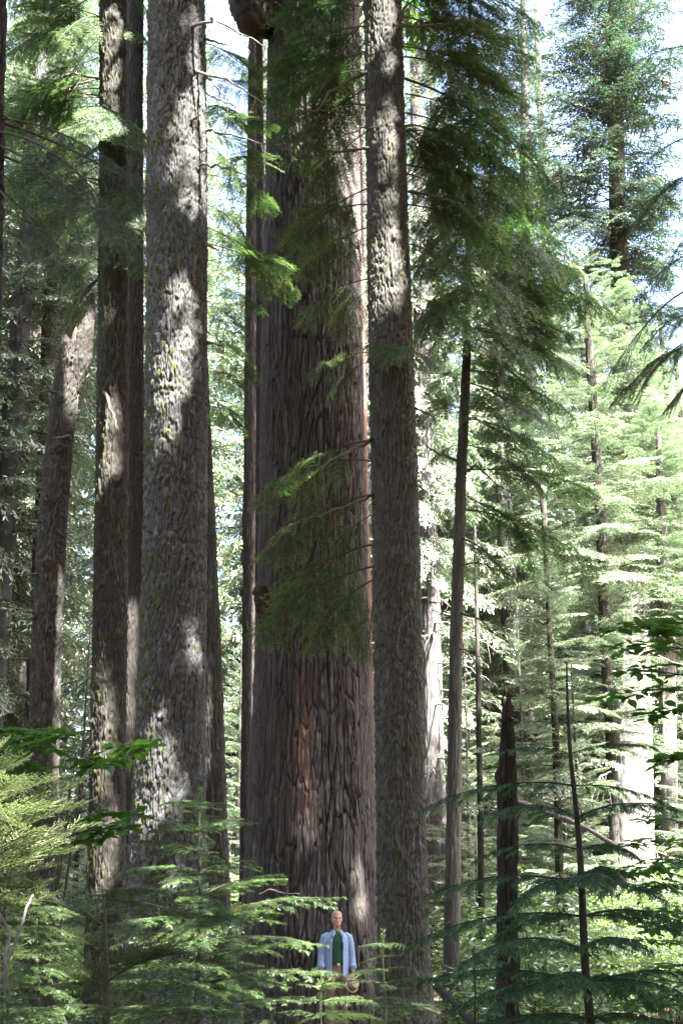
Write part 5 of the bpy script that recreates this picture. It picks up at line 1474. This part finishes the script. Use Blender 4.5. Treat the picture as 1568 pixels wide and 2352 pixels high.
# open overshirt: a shell with a gap in front, thickened, sleeves fused on
bm = bmesh.new()
K = 44
rows = []
for (z, rx, ry, gl, gr, cy) in ((.83, .178, .15, .095, .075, 0), (.9, .184, .152, .1, .08, 0), (1.05, .186, .148, .102, .08, 0), (1.2, .186, .142, .1, .08, 0), (1.32, .196, .136, .092, .076, .002), (1.4, .192, .122, .078, .07, .004), (1.45, .145, .098, .062, .06, .008), (1.485, .09, .08, .045, .042, .012), (1.51, .076, .075, .04, .04, .016)):
    aL, aR = math.acos(min(.99, gl / rx)), math.acos(min(.99, gr / rx))
    th0, th1 = -aR, math.pi + aL
    h = np.linspace(th0, th1, K)
    wob = .006 * np.sin(h * 5 + z * 9) * np.clip((1.3 - z) * 3, 0, 1)
    rows.append([bm.verts.new(((rx + wob[q]) * math.cos(h[q]), cy + (ry + wob[q]) * math.sin(h[q]), z)) for q in range(K)])
fs = []
for r0, r1 in zip(rows[:-1], rows[1:]):
    for q in range(K - 1):
        fs.append(bm.faces.new((r0[q], r0[q + 1], r1[q + 1], r1[q])))
bmesh.ops.recalc_face_normals(bm, faces=fs)
bmesh.ops.solidify(bm, geom=fs, thickness=.016)
for s_ in (-1, 1):
    solid_tube(bm, [(s_ * .14, 0, 1.42), (s_ * .19, .005, 1.395), (s_ * .222, .008, 1.28), (s_ * .24, .01, 1.14), (s_ * .25, -.012, 1.03), (s_ * .252, -.028, .985)], [.06, .07, .066, .06, .057, .056], 18)
    solid_tube(bm, [(s_ * .252, -.02, 1.0), (s_ * .255, -.03, .975)], [.063, .066], 18)
    solid_tube(bm, [(s_ * .05, -.086, 1.47), (s_ * .075, -.1, 1.43), (s_ * .082, -.112, 1.405)], [.022, .024, .008], 10, (1, .5))        # collar points
part('overshirt', fuse(bm, .006, M_DENIM, 'overshirt', 3), man, MM)
for s_ in (-1, 1):
    bm = bmesh.new()
    solid_tube(bm, [(s_ * .12, .05, .04), (s_ * .12, -.03, .045), (s_ * .124, -.12, .035)], [.045, .05, .042], 14, (1, .8))
    part('shoe', fuse(bm, .008, M_LEATH, 'shoe', 2), man, MM)
    sc_ = (1 if s_ < 0 else 1)
    bm = bmesh.new()
    cx = -.13 if s_ < 0 else .12
    yy = -.142 * math.sqrt(max(.05, 1 - (cx / .196) ** 2)) - .012
    bmesh.ops.create_cube(bm, size=1, matrix=Matrix.Translation((cx, yy, 1.29)) @ Matrix.Rotation(s_ * .6, 4, 'Z') @ Matrix.Diagonal((.085, .008, .1, 1)))
    bmesh.ops.bevel(bm, geom=bm.edges[:], offset=.003, segments=2)
    e = bpy.data.meshes.new('pocket'); bm.to_mesh(e); bm.free(); e.materials.append(M_DENIM)
    part('shirt_pocket', e, man, MM)
# the hat in his left hand
hx = thing('hat', 'tan brimmed hat held down against the leg of the man', 'hat', (MX + .245, MY - .1, MZ + .72))
bm = bmesh.new()
solid_rings(bm, [(-.004, 0, 0, .125, .15), (.004, 0, 0, .13, .155), (.012, 0, 0, .09, .11), (.05, 0, 0, .085, .105), (.095, 0, 0, .07, .09), (.105, 0, 0, .03, .05)])
HM = Matrix.Translation((MX + .215, MY - .1, MZ + .69)) @ Matrix.Rotation(R(62), 4, 'Y') @ Matrix.Rotation(R(42), 4, 'X') @ Matrix.Scale(.85, 4)
part('crown', fuse(bm, .006, M_STRAW, 'crown', 2), hx, HM)
h = np.linspace(0, 2 * np.pi, 33)
bb = MB()
bb.add(np.concatenate([np.stack([.0935 * np.cos(h), .1135 * np.sin(h), np.full(33, z)], 1) for z in (.012, .03)]), np.array([[k, k + 1, k + 34, k + 33] for k in range(32)]))
part('hat_band', bb.mesh('hat_band', [M_LEATH]), hx, HM)
